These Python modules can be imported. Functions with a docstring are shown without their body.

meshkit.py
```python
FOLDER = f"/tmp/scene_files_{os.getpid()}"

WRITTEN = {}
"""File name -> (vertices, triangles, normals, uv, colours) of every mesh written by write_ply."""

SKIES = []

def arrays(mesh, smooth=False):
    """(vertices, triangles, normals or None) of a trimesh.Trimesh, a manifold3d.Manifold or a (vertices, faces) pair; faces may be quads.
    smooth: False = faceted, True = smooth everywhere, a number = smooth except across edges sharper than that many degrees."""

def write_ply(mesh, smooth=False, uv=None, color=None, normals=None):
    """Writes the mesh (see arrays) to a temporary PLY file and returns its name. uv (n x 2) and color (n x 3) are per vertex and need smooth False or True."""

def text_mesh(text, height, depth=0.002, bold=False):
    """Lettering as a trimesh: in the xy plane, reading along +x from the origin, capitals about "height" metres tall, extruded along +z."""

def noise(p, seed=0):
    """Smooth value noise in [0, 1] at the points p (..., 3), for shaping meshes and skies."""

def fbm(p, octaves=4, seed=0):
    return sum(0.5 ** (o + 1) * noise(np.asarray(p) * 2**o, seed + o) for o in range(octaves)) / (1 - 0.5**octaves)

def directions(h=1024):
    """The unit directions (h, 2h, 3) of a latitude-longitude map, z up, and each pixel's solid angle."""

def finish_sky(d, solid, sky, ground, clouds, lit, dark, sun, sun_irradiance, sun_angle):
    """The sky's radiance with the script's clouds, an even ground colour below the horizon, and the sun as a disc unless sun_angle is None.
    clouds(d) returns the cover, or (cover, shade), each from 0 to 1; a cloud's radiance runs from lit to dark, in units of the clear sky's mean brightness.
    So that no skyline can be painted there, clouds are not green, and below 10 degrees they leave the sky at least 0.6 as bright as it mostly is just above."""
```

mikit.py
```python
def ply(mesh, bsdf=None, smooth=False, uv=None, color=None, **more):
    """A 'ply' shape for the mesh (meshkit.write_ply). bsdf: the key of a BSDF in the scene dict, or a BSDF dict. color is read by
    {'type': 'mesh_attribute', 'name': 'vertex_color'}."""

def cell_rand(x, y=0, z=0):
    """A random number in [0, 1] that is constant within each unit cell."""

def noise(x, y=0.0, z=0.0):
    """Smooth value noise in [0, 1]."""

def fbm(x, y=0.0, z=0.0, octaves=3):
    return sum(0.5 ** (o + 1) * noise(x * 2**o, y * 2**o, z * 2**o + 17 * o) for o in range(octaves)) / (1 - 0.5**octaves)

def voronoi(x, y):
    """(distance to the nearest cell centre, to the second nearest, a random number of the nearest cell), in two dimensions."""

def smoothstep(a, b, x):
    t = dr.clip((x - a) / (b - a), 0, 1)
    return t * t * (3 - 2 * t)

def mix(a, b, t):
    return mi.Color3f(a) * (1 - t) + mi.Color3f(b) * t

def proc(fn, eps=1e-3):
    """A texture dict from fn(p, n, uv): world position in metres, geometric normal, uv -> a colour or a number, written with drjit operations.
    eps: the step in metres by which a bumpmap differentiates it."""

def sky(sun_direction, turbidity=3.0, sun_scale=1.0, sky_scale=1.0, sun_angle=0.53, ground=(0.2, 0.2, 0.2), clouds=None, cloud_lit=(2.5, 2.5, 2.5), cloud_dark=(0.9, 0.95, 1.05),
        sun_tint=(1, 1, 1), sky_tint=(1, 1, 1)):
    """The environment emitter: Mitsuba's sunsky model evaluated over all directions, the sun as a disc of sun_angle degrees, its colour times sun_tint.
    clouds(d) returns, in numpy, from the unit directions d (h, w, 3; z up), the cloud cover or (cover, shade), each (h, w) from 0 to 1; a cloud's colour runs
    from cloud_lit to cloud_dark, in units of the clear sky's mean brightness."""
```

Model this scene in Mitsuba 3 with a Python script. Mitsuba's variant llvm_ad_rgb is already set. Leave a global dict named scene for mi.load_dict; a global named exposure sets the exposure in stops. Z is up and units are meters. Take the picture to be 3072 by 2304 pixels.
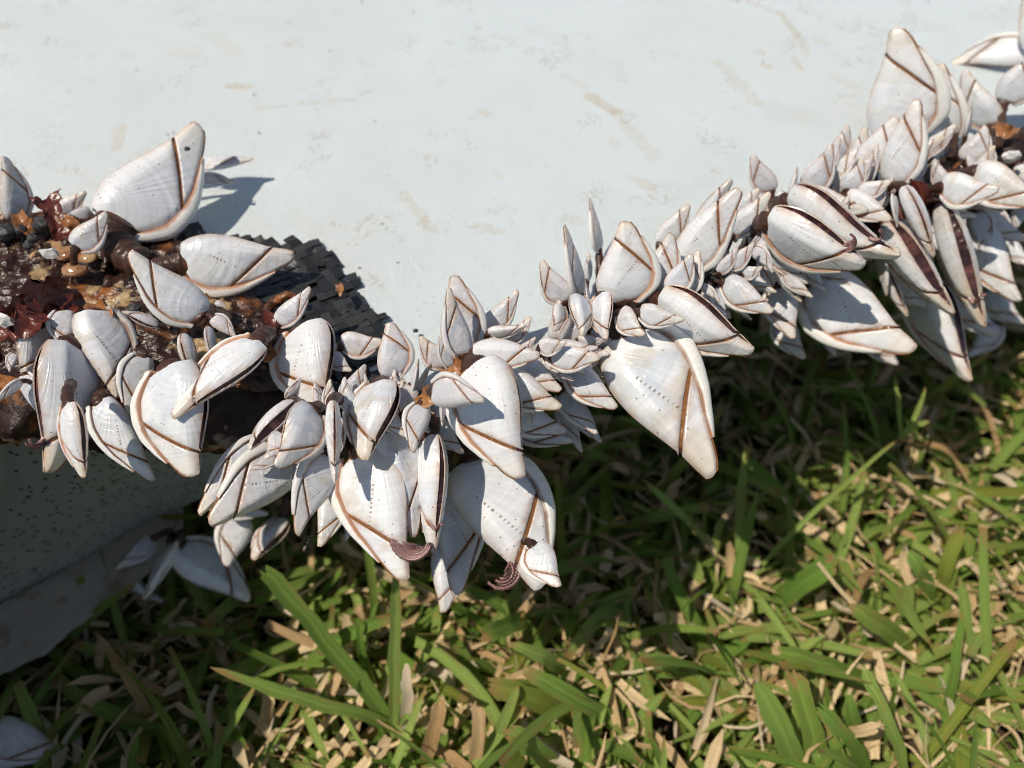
import math
import numpy as np
import trimesh
import drjit as dr
import mitsuba as mi
import meshkit
import mikit
from scipy.interpolate import PchipInterpolator, CubicSpline

scene, labels = {}, {}
T = mi.ScalarTransform4f

# ---------------------------------------------------------------- camera, sky, exposure
H = 0.150                                   # height of the panel's top face above the lawn
EYE = np.array([0.0, 0.0, H + 0.19])
PITCH = math.radians(50)
FW = np.array([0, math.cos(PITCH), -math.sin(PITCH)])
RT = np.array([1.0, 0, 0])
UP = np.cross(RT, FW)
FOV = 60.0
FPX = 1536 / math.tan(math.radians(FOV / 2))
scene['camera'] = {
    'type': 'thinlens', 'fov': FOV, 'fov_axis': 'x', 'near_clip': 0.01, 'far_clip': 400.0,
    'aperture_radius': 0.0015, 'focus_distance': 0.232,
    'to_world': T().look_at(origin=EYE.tolist(), target=(EYE + FW).tolist(), up=[0, 0, 1])}
SUN_EL, SUN_B = math.radians(61), -0.52
sh = np.array([-1, SUN_B]) / math.hypot(1, SUN_B)
SUN = np.array([*(sh * math.cos(SUN_EL)), math.sin(SUN_EL)])
scene['sky_light'] = mikit.sky(SUN.tolist(), turbidity=3, sky_scale=.72, sky_tint=(1.0, 1.0, .99), clouds=lambda d: .20 + 0 * d[..., 0], cloud_lit=(2.5, 2.5, 2.5), sun_tint=(.94, 1.0, 1.085))
exposure = 1.41

# ---------------------------------------------------------------- helpers
rng = np.random.default_rng(7)


def ray(x, y):
    d = FW + RT * (x - 1536) / FPX - UP * (y - 1152) / FPX
    return d / np.linalg.norm(d)


def onz(x, y, z):
    d = ray(x, y)
    return EYE + d * (z - EYE[2]) / d[2]


def unit(v):
    v = np.asarray(v, float)
    return v / (np.linalg.norm(v) + 1e-12)


COUNT = {}


def numbered(name):
    n = COUNT.get(name, -1) + 1
    COUNT[name] = n
    return name if n == 0 else f'{name}_{n:03d}'


def put(name, mesh, bsdf, parent=None, smooth=False, uv=None, color=None):
    key = numbered((parent + '__' if parent else '') + name)
    scene[key] = mikit.ply(mesh, bsdf, smooth=smooth, uv=uv, color=color)
    return key


def tag(key, label=None, category=None, group=None, kind=None):
    d = labels.setdefault(key, {})
    for k, v in (('label', label), ('category', category), ('group', group), ('kind', kind)):
        if v:
            d[k] = v
    return key


def grid_faces(n, m, wrap=False, flip=False):
    i, j = np.meshgrid(np.arange(n - 1), np.arange(m if wrap else m - 1), indexing='ij')
    a, b = i * m + j, i * m + (j + 1) % m
    c, d = a + m, b + m
    q = np.stack([a, c, d, b] if not flip else [a, b, d, c], -1).reshape(-1, 4)
    return np.vstack([q[:, [0, 1, 2]], q[:, [0, 2, 3]]])


def tube(points, radii, sides=8, squash=1.0, axis=None, cap=True):
    """A tapering tube through the points; squash flattens it along the second normal."""
    p = np.asarray(points, float)
    r = np.broadcast_to(radii, (len(p),))
    t = np.gradient(p, axis=0)
    t /= np.linalg.norm(t, axis=1, keepdims=True) + 1e-12
    ref = np.array([0.3, 0.2, 0.93]) if axis is None else np.asarray(axis, float)
    a = np.cross(t, ref)
    a /= np.linalg.norm(a, axis=1, keepdims=True) + 1e-9
    b = np.cross(t, a)
    ang = np.arange(sides) * 2 * np.pi / sides
    v = p[:, None] + r[:, None, None] * (np.cos(ang)[None, :, None] * a[:, None] + squash * np.sin(ang)[None, :, None] * b[:, None])
    v = v.reshape(-1, 3)
    f = grid_faces(len(p), sides, wrap=True)
    if cap:
        v = np.vstack([v, p[0], p[-1]])
        k = np.arange(sides)
        e = (len(p) - 1) * sides
        f = np.vstack([f, np.stack([k, (k + 1) % sides, k * 0 + len(v) - 2], 1), np.stack([e + (k + 1) % sides, e + k, k * 0 + len(v) - 1], 1)])
    return v, f


def join(parts):
    vs, fs, n = [], [], 0
    for v, f in parts:
        vs.append(v)
        fs.append(np.asarray(f) + n)
        n += len(v)
    return np.vstack(vs), np.vstack(fs)


def blob(center, radii, amp=0.25, freq=300.0, seed=0, sub=3):
    s = trimesh.creation.icosphere(subdivisions=sub)
    v = np.array(s.vertices)
    r = 1 + amp * 2 * (meshkit.fbm(v * 1.7 + seed * 3.1, 4, seed) - 0.5)
    return v * r[:, None] * np.asarray(radii) + np.asarray(center), np.array(s.faces)


# ---------------------------------------------------------------- materials
N, FBM, VOR, SS, MIX, CR = mikit.noise, mikit.fbm, mikit.voronoi, mikit.smoothstep, mikit.mix, mikit.cell_rand

# the capitulum in its own plane: u runs from the stalk (0) to the apex (1), v from the opening edge (-) to the keel (+)
OCC = np.array([(-.03, -.165), (.08, -.205), (.20, -.215), (.40, -.185), (.60, -.125), (.80, -.066), (.92, -.046), (1.0, -.026)])
CAR = np.array([(-.03, .105), (.06, .165), (.20, .222), (.36, .235), (.50, .222), (.65, .183), (.80, .140), (.93, .094), (1.0, .050)])
vocc, vcar = PchipInterpolator(*OCC.T), PchipInterpolator(*CAR.T)
_u = np.linspace(-.03, 1, 60)
P_OCC, P_CAR = np.polyfit(_u, vocc(_u), 5), np.polyfit(_u, vcar(_u), 5)
SB, SC = np.array([.80, -.066]), np.array([.37, .236])          # the seam between scutum and tergum
SN = unit(np.array([-(SC - SB)[1], (SC - SB)[0]]))
if SN[0] < 0:
    SN = -SN                                                     # towards the apex


def poly(c, x):
    r = mi.Float(0)
    for k in c:
        r = r * x + float(k)
    return r


def unpack(uv):
    kx, ky = dr.floor(uv.x / 10), dr.floor(uv.y / 10)
    return uv.x - kx * 10 - 1, uv.y - ky * 10 - 1, kx, ky


def shell_color(p, n, uv):
    u, v, kx, ky = unpack(uv)
    r1, r2, r3, r4 = (CR(kx, ky, j) for j in (1, 2, 3, 4))
    lilac = (ky - 10 * dr.floor(ky / 10)) / 9
    col = MIX((.745, .780, .795), (.585, .59, .62), lilac)
    du, dv = u + .02, v + .175
    rad, ang = dr.sqrt(du * du + dv * dv), dr.atan2(dv, du + 1e-4)
    col *= 1 + .10 * (N(rad * 55, kx, ky) - .5) + .10 * (N(ang * 34, kx + 3, ky) - .5)
    col = MIX(col, col * mi.Color3f(.93, .92, .99), .7 * FBM(u * 5, v * 7, kx * 3 + ky))
    ds = (u - float(SB[0])) * float(SN[0]) + (v - float(SB[1])) * float(SN[1])
    scut = dr.select(ds < 0, 1.0, 0.0)
    # creamy worn apex
    worn = SS(.62, 1.03, u + .18 * (FBM(u * 9, v * 9, kx) - .5)) * (.25 + .75 * r1)
    col = MIX(col, (.74, .64, .45), worn * .65)
    wob = .012 * (FBM(u * 14, v * 14, ky + 5) - .5)
    brown = MIX((.15, .065, .028), (.40, .155, .048), N(u * 6, v * 6, kx + 9) * .6 + .5 * r2)
    edge = dr.exp(-dr.abs(ds + wob * .6) / ((.012 + .026 * r3) * (.35 + 1.3 * FBM(rad * 9, kx, ky, 3))))
    band = dr.select(ds < 0, SS(-.075, 0., ds + wob * 2) * SS(.45, .9, r4) * SS(.3, .7, FBM(rad * 30, ang * 8, kx)), 0)
    eo = dr.exp(-dr.maximum(v - poly(P_OCC, u) + wob, 0) / .015)
    ec = dr.exp(-dr.maximum(poly(P_CAR, u) - v + wob, 0) / .016)
    rim = dr.maximum(dr.exp(-dr.maximum(v - poly(P_OCC, u) + 2 * wob, 0) / .034), dr.maximum(.8 * dr.exp(-dr.maximum(poly(P_CAR, u) - v + 2 * wob, 0) / .026), .7 * dr.exp(-dr.abs(ds + wob) / .040)))
    col = MIX(col, (.66, .50, .31), dr.clip(rim, 0, 1) * SS(.30, .62, FBM(u * 11, v * 11, kx + 2 * ky)) * .5)
    e = dr.clip(dr.maximum(dr.maximum(edge * .85, band * .9), dr.maximum(eo * .8, ec * .75)), 0, 1)
    tipb = SS(.955, 1.0, u) * (.25 + .6 * r2)
    col = MIX(col, brown, dr.clip(dr.maximum(e, tipb), 0, 1) * (.55 + .45 * FBM(u * 20, v * 20, ky)))
    # the row of small dark marks that radiates from the umbo
    a0 = .34 + .16 * r2
    row = SS(.011, .006, dr.abs((ang - a0) * rad)) * SS(.26, .3, rad) * SS(.76, .70, rad + .1 * r1) * scut
    cyc = rad * 30 - dr.floor(rad * 30)
    dot = row * SS(.40, .22, dr.abs(cyc - .5) + .34 * CR(dr.floor(rad * 30), kx, 5)) * SS(.18, .3, r3)
    col = MIX(col, (.20, .13, .07), dot * .8)
    f1, f2, w = VOR(u * 26 + kx, v * 26 + ky)
    col = MIX(col, (.07, .06, .05), SS(.16, .10, f1) * SS(.94, .96, w) * .8)
    gp = SS(.50, .72, FBM(u * 4 + 9, v * 5, kx * 2 + ky, 3)) * CR(kx, ky, 12)
    col = MIX(col, col * mi.Color3f(.76, .81, .86), gp * .9)
    st = SS(.50, .70, FBM(u * 7 + 3, v * 7, kx + ky, 4)) * SS(.35, .8, CR(kx, ky, 8))
    return MIX(col, (.46, .37, .23), st * .32)


def shell_bump(p, n, uv):
    u, v, kx, ky = unpack(uv)
    du, dv = u + .02, v + .175
    rad, ang = dr.sqrt(du * du + dv * dv), dr.atan2(dv, du + 1e-4)
    return N(ang * 52, kx, ky) * .55 * SS(.05, .3, rad) + N(rad * 70, kx + 4, ky) * .35 + .5 * N(u * 14, v * 14, kx)


def carina_color(p, n, uv):
    u, v, kx, ky = unpack(uv)
    lilac = (ky - 10 * dr.floor(ky / 10)) / 9
    col = MIX((.745, .75, .72), (.60, .59, .605), lilac)
    col *= 1 + .16 * (N(u * 12, v * 60, kx) - .5) + .08 * (N(u * 90, v, ky) - .5)
    av = dr.abs(v)                                               # 1 at the border with the plates, 0 on the keel
    e = SS(.80, 1.0, av + .2 * (FBM(u * 9, v, kx) - .5))
    col = MIX(col, MIX((.16, .07, .03), (.44, .16, .05), CR(kx, ky, 2)), e * .85)
    return MIX(col, (.42, .22, .09), SS(.72, .82, u) * .6)


def mantle_color(p, n, uv):
    u, v, kx, ky = unpack(uv)
    side = SS(.04, .22, v)                                       # 0 in the opening, 1 under the plates
    col = MIX(MIX((.030, .012, .012), (.14, .055, .055), SS(.35, .85, FBM(u * 22, v * 26, kx, 4)) * .8), (.21, .09, .032), side)
    return col * (.6 + .8 * FBM(u * 25, v * 30, kx))


def stalk_color(p, n, uv):
    u, v, kx, ky = unpack(uv)                                    # u: 0 at the shell, 1 at the crust
    col = MIX((.030, .018, .014), (.075, .030, .018), FBM(p.x * 300, p.y * 300, p.z * 300))
    return MIX(col, (.30, .10, .025), SS(.16, .0, u) * SS(.3, .7, FBM(u * 5, v * 6, kx)))


def crust_color(p, n, uv):
    a, b = FBM(p.x * 95, p.y * 95, p.z * 95, 4), FBM(p.x * 260 + 9, p.y * 260, p.z * 260, 4)
    col = MIX((.012, .009, .008), (.045, .020, .014), b)
    col = MIX(col, (.26, .095, .025), SS(.54, .66, a) * SS(.35, .6, b))
    return MIX(col, (.40, .30, .19), SS(.60, .70, FBM(p.x * 130 + 40, p.y * 130, p.z * 130, 4)) * .75)


def tissue_color(p, n, uv):
    a, b = FBM(p.x * 75 + 4, p.y * 75, p.z * 75, 4), FBM(p.x * 300, p.y * 300, p.z * 300, 3)
    col = MIX((.010, .007, .006), (.050, .018, .011), b)
    col = MIX(col, (.24, .085, .022), SS(.53, .68, a) * SS(.2, .6, b))
    return MIX(col, (.42, .30, .16), SS(.62, .72, FBM(p.x * 120 + 40, p.y * 120, p.z * 120, 4)) * .8)


PS = []                                                          # stains: ends in plan, half width, strength, darkness
for x0, y0, x1, y1, w, s in [
        (692, 258, 742, 260, 17, .8), (1771, 288, 1845, 336, 20, .75), (1845, 336, 1962, 469, 22, .33), (1207, 580, 1301, 690, 19, .42),
        (1431, 675, 1500, 694, 18, .45), (360, 385, 352, 440, 20, .5), (640, 110, 700, 160, 30, .22), (540, 160, 590, 150, 26, .2),
        (773, 325, 860, 318, 10, .32), (900, 312, 980, 306, 12, .35), (1000, 300, 1060, 300, 9, .5), (1080, 285, 1115, 272, 8, .4),
        (2253, 5, 2345, 45, 13, .4), (2345, 45, 2395, 110, 13, .65), (2395, 110, 2420, 160, 12, .4), (2161, 188, 2267, 305, 22, .38),
        (2381, 172, 2402, 206, 12, .5), (2275, 152, 2290, 160, 14, .4), (2295, 197, 2308, 200, 14, .6), (2450, 118, 2475, 134, 16, .35),
        (1834, 420, 1850, 436, 16, .35), (1930, 548, 1950, 562, 20, .5), (1890, 530, 1900, 536, 14, .25), (1700, 655, 1740, 668, 22, .4),
        (2320, 330, 2400, 350, 50, .18), (1690, 225, 1760, 265, 14, .3), (1600, 90, 1680, 120, 30, .2), (1985, 150, 2010, 165, 18, .25),
        (1080, 180, 1110, 200, 14, .3), (1445, 335, 1460, 342, 14, .45), (1490, 520, 1500, 530, 12, .3), (880, 640, 950, 700, 30, .14),
        (2500, 230, 2560, 260, 16, .3), (1340, 128, 1350, 132, 12, .5), (865, 67, 868, 68, 9, .5)]:
    a_, b_ = onz(x0, y0, H), onz(x1, y1, H)
    d_ = np.linalg.norm(0.5 * (a_ + b_) - EYE)
    PS.append((a_[0], a_[1], b_[0], b_[1], w * d_ / FPX, s))
RING = onz(211, 275, H)


def panel_color(p, n, uv):
    col = MIX((.575, .648, .680), (.56, .605, .61), SS(.40, .75, FBM(p.x * 14 + 3, p.y * 14, p.z * 14, 4)) * .8) * (1 + .08 * (FBM(p.x * 55, p.y * 55, p.z * 55) - .5))
    nz = FBM(p.x * 420, p.y * 420, 0, 4)
    lo = FBM(p.x * 900, p.y * 900, 3, 3)
    for ax, ay, bx, by, w, s in PS:
        ax, ay, bx, by, w, s = map(float, (ax, ay, bx, by, w, s))
        lx, ly = bx - ax, by - ay
        l2 = lx * lx + ly * ly + 1e-12
        t = dr.clip(((p.x - ax) * lx + (p.y - ay) * ly) / l2, 0, 1)
        dd = dr.sqrt(dr.square(p.x - ax - t * lx) + dr.square(p.y - ay - t * ly)) / w
        m = SS(1.15, .70, dd + 1.1 * (nz - .5)) * (.65 + .5 * SS(.35, .65, lo))
        col = MIX(col, (.47, .40, .28), dr.clip(m * s, 0, 1) * .66)
    # old ring mark
    rr = dr.sqrt(dr.square(p.x - float(RING[0])) + dr.square(p.y - float(RING[1])))
    col *= 1 - .07 * SS(.0007, .0002, dr.abs(rr - .0098 + .0006 * (nz - .5))) * SS(.3, .6, lo)
    # scattered grey grime and dark specks
    g = SS(.60, .74, FBM(p.x * 70 + 3, p.y * 70, 8, 4)) * SS(.45, .7, lo)
    col = MIX(col, (.44, .43, .39), g * .55)
    f1, f2, w = VOR(p.x * 120, p.y * 120)
    col = MIX(col, (.10, .10, .10), SS(.10, .05, f1 + .06 * (nz - .5)) * SS(.965, .975, w) * .7)
    f3, f4, w3 = VOR(p.x * 330 + 7, p.y * 330)
    return MIX(col, (.40, .39, .36), SS(.16, .08, f3) * SS(.95, .96, w3) * .5)


def panel_bump(p, n, uv):
    f1, f2, w = VOR(p.x * 420, p.y * 420 + p.z * 300)
    g1, g2, w2 = VOR(p.x * 170 + 5, p.y * 170 + p.z * 130)
    return (SS(.34, .05, f1) * SS(.62, .70, w) * .8 + SS(.22, .0, g1) * SS(.75, .85, w2) * 1.0
            - SS(.25, .05, f2 - f1) * 0 + .8 * FBM(p.x * 900, p.y * 900, p.z * 900, 3) + .9 * FBM(p.x * 120, p.y * 120, p.z * 120, 2))


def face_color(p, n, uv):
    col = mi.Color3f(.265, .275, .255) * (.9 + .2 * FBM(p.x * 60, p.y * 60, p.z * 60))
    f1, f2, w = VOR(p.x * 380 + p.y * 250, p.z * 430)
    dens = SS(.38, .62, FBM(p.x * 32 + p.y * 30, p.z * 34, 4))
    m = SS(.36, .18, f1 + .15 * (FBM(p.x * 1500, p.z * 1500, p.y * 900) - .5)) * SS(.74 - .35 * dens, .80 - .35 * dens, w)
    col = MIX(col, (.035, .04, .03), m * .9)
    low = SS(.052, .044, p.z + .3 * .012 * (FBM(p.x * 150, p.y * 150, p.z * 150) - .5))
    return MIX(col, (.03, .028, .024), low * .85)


def strip_color(p, n, uv):
    a = FBM(p.x * 50, p.y * 50, p.z * 260, 4)
    return MIX(MIX((.30, .26, .22), (.40, .35, .30), a), (.20, .14, .10), SS(.55, .72, FBM(p.x * 120, p.y * 120, p.z * 240 + 7, 4)) * .7)


def tow_color(p, n, uv):
    kx = dr.floor(uv.x / 10)
    f = N(uv.x * 26, uv.y * 2.0, kx)
    col = MIX((.009, .010, .011), (.045, .048, .052), CR(kx, 1, 2) * .8 + .2 * f)
    wear = SS(.62, .78, FBM(p.x * 160 + 11, p.y * 160, p.z * 160, 4)) * SS(.35, .7, f)
    return MIX(col, (.52, .54, .55), wear * .7)


def weave_cells(p):
    a, b_ = (p.x * ca0 + p.y * sa0) / .0022, (p.y * ca0 - p.x * sa0) / .0022
    return dr.floor(a), dr.floor(b_), a, b_


ca0, sa0 = math.cos(math.radians(33)), math.sin(math.radians(33))


def weave_color(p, n, uv):
    i, j, a, b_ = weave_cells(p)
    k = CR(i, j, 4)
    col = MIX((.010, .011, .012), (.052, .056, .060), k * k)
    wear = SS(.56, .72, FBM(p.x * 150 + 11, p.y * 150, p.z * 150, 4)) * SS(.45, .7, N(a * 5, b_ * 1.2, 0))
    return MIX(col, (.50, .52, .53), wear * .75)


def weave_bump(p, n, uv):
    i, j, a, b_ = weave_cells(p)
    fa, fb_ = a - i, b_ - j
    e = dr.minimum(dr.minimum(fa, 1 - fa), dr.minimum(fb_, 1 - fb_))
    return SS(.0, .14, e) * (.4 + .6 * CR(i, j, 7)) + .25 * N(a * 9, b_ * 1.5, 2) + .6 * FBM(p.x * 500, p.y * 500, p.z * 500, 3)


def grass_color(p, n, uv):
    kx = dr.floor(uv.x / 10)
    u, v = uv.x - kx * 10 - 1, uv.y
    r1, r2, r3 = CR(kx, 3, 1), CR(kx, 3, 2), CR(kx, 3, 3)
    col = MIX((.165, .285, .055), (.345, .470, .130), r1)
    col = MIX(col, (.25, .27, .045), SS(.72, 1.0, r2) * .8)
    col *= .86 + .28 * N(v * 14, u * 1.5, kx)
    col *= 1 + .25 * SS(.12, .0, dr.abs(v - .5))
    col = MIX(col, (.36, .30, .10), SS(.58, .75, FBM(u * 5, v * 2 + kx, kx, 3)) * .55)
    tip = SS(.76 + .14 * r3, .98, u + .25 * (FBM(u * 9, v * 6, kx) - .5)) * SS(.20, .40, r3)
    return MIX(col, (.40, .26, .11), tip)


def straw_color(p, n, uv):
    kx = dr.floor(uv.x / 10)
    u, v = uv.x - kx * 10 - 1, uv.y
    r1, r2 = CR(kx, 7, 1), CR(kx, 7, 2)
    col = MIX((.74, .58, .35), (.42, .27, .13), r1 * r1)
    col = MIX(col, (.63, .54, .40), SS(.75, .95, r2))
    return col * (.78 + .44 * N(v * 12, u * 2, kx))


def soil_color(p, n, uv):
    a = FBM(p.x * 90, p.y * 90, 0, 4)
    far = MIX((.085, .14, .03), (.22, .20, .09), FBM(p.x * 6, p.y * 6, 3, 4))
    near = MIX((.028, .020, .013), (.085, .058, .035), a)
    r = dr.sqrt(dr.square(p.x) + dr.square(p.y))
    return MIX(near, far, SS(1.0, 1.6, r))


def weed_color(p, n, uv):
    return MIX((.055, .014, .012), (.16, .035, .018), FBM(p.x * 420, p.y * 420, p.z * 420, 4))


def flake_color(p, n, uv):
    return MIX((.20, .065, .020), (.36, .17, .06), FBM(p.x * 300, p.y * 300, p.z * 300, 3))


def gel_color(p, n, uv):
    return MIX((.22, .085, .03), (.46, .30, .16), SS(.3, .7, FBM(p.x * 260, p.y * 260, p.z * 260, 3)))


def cirri_color(p, n, uv):
    return MIX((.13, .055, .055), (.42, .26, .25), uv.y) * (.75 + .5 * N(uv.x * 3, 0, 0))


def rgb(c):
    return {'type': 'rgb', 'value': list(c)}


def two(d):
    return {'type': 'twosided', 'bsdf': d}


def bump(d, fn, scale, eps=1e-4):
    return {'type': 'bumpmap', 'texture': mikit.proc(fn, eps), 'scale': scale, 'bsdf': d}


def pr(col, rough=.5, spec=.5, **k):
    return {'type': 'principled', 'base_color': mikit.proc(col) if callable(col) else rgb(col), 'roughness': rough, 'specular': spec, **k}


def fold_bump(p, n, uv):
    u, v, kx, ky = unpack(uv)
    return N(u * 60, v * 4, kx) * .2 + FBM(p.x * 800, p.y * 800, p.z * 800, 3)


def fine(p, n, uv):
    return FBM(p.x * 600, p.y * 600, p.z * 600, 4)


def vein(p, n, uv):
    return N(uv.y * 16, 0, dr.floor(uv.x / 10))


scene['shell'] = two(bump(pr(shell_color, .27, .55), shell_bump, .00016, 5e-5))
scene['keel'] = two(pr(carina_color, .45, .4))
scene['mantle'] = two(bump(pr(mantle_color, .32, .5), fold_bump, .00045))
scene['stalk'] = two(bump(pr(stalk_color, .36, .5), fine, .0004))
scene['crust'] = two(bump(pr(crust_color, .52, .4), fine, .0009))
scene['skin'] = two(bump(pr(panel_color, .42, .45), panel_bump, .00026, 1.2e-4))
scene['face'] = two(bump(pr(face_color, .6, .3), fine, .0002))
scene['strip'] = two(bump(pr(strip_color, .8, .2), fine, .0006))
scene['carbon'] = two(bump(pr(tow_color, .42, .35), vein, .00006, 1e-4))
scene['weave'] = two(bump(pr(weave_color, .36, .5), weave_bump, .00022, 1.2e-4))
scene['green'] = {'type': 'principledthin', 'base_color': mikit.proc(grass_color), 'roughness': .48, 'diff_trans': .85, 'eta': 1.4, 'spec_trans': 0.0}
scene['straw'] = {'type': 'principledthin', 'base_color': mikit.proc(straw_color), 'roughness': .7, 'diff_trans': .35, 'eta': 1.3, 'spec_trans': 0.0}
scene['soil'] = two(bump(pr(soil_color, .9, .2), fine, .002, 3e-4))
scene['tissue'] = two(bump(pr(tissue_color, .36, .5), fine, .0007))
scene['weed'] = two(bump(pr(weed_color, .3, .5), fine, .0004))
scene['flake'] = two(pr(flake_color, .35, .5))
scene['gel'] = two(pr(gel_color, .10, .6, clearcoat=.8, clearcoat_gloss=.95))
scene['cirri'] = two(pr(cirri_color, .3, .5))
scene['grit'] = two(bump(pr((.035, .037, .04), .5, .4), fine, .0004))
scene['chitin'] = two(pr((.014, .010, .010), .22, .6))
scene['wing'] = two(pr((.12, .08, .08), .3, .5))

# ---------------------------------------------------------------- the broken panel
EDGE = [ (0, 1165), (300, 1175), (600, 1205), (1000, 1220), (1300, 1175), (1700, 1010), (2000, 870), (2300, 735), (2700, 580), (3072, 455), (3600, 290), (4300, 130)]
EP = np.array([(-.25, -.30), (-.17, -.06), (-.153, .03), (-.150, .08), (-.147, .125)] + [tuple(onz(x, y, H)[:2]) for x, y in EDGE])
EP = EP[np.argsort(EP[:, 0])]
fy = PchipInterpolator(EP[:, 0], EP[:, 1], extrapolate=True)
BOT = [(-300, 1985, .043), (0, 1815, .045), (230, 1690, .047), (460, 1556, .050), (750, 1440, .060), (1000, 1350, .070), (1400, 1210, .100), (1700, 1040, .118), (2000, 910, .122), (2300, 790, .125), (2700, 640, .128), (3072, 520, .128), (3600, 345, .128)]
BP = np.array([onz(x, y, z) for x, y, z in BOT])
fb = PchipInterpolator(BP[:, 0], BP[:, 1:], extrapolate=False)
xs = np.concatenate([np.linspace(-.245, -.156, 60)[:-1], np.linspace(-.156, -.14, 160)[:-1], np.linspace(-.14, .46, 400)])
ny = np.gradient(fy(xs), xs)
out2 = np.stack([ny, -np.ones_like(xs)], 1)
out2 /= np.linalg.norm(out2, axis=1, keepdims=True)              # plan direction out of the panel


def panel_sections():
    rag = .0012 * (meshkit.fbm(np.stack([xs * 160, xs * 0, xs * 0], 1), 3, 5) - .5) * 2
    e = np.stack([xs, fy(xs)], 1) + out2 * rag[:, None]
    bx = np.interp(xs, [-.245, -.156, -.147, -.142, -.10, -.03, .46], [-.40, -.26, min(-.20, BP[1, 0] - .005), BP[1, 0], -.125, -.03, .46])
    yz = fb(np.clip(bx, BP[0, 0] + 1e-6, BP[-1, 0] - 1e-6))
    over = bx > BP[-1, 0]
    b = np.column_stack([bx, np.where(over, yz[:, 0] + fy(bx) - fy(BP[-1, 0]), yz[:, 0]), yz[:, 1]])
    return e, b


EE, BB = panel_sections()
R = .0045
top = []
for s in np.linspace(0, 1, 14)[::-1]:                            # from far inside towards the front edge
    d = .7 * s ** 2.2 + R
    top.append(np.column_stack([EE[:, 0] - out2[:, 0] * R, EE[:, 1] - out2[:, 1] * R + (d - R), np.full(len(xs), H)]))
for a in np.linspace(.2, 1, 5) * np.pi / 2:
    o = R * (1 - math.sin(a))
    top.append(np.column_stack([EE - out2 * o, np.full(len(xs), H - R * (1 - math.cos(a)))]))
top = np.array(top)
panel = 'broken_panel'
put('top_skin', (top.reshape(-1, 3), grid_faces(len(top), len(xs), flip=True)), 'skin', panel, smooth=True)
face = np.array([np.column_stack([EE * (1 - s) + BB[:, :2] * s, (H - R - .0002) * (1 - s) + BB[:, 2] * s]) for s in np.linspace(0, 1, 18)])
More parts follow.
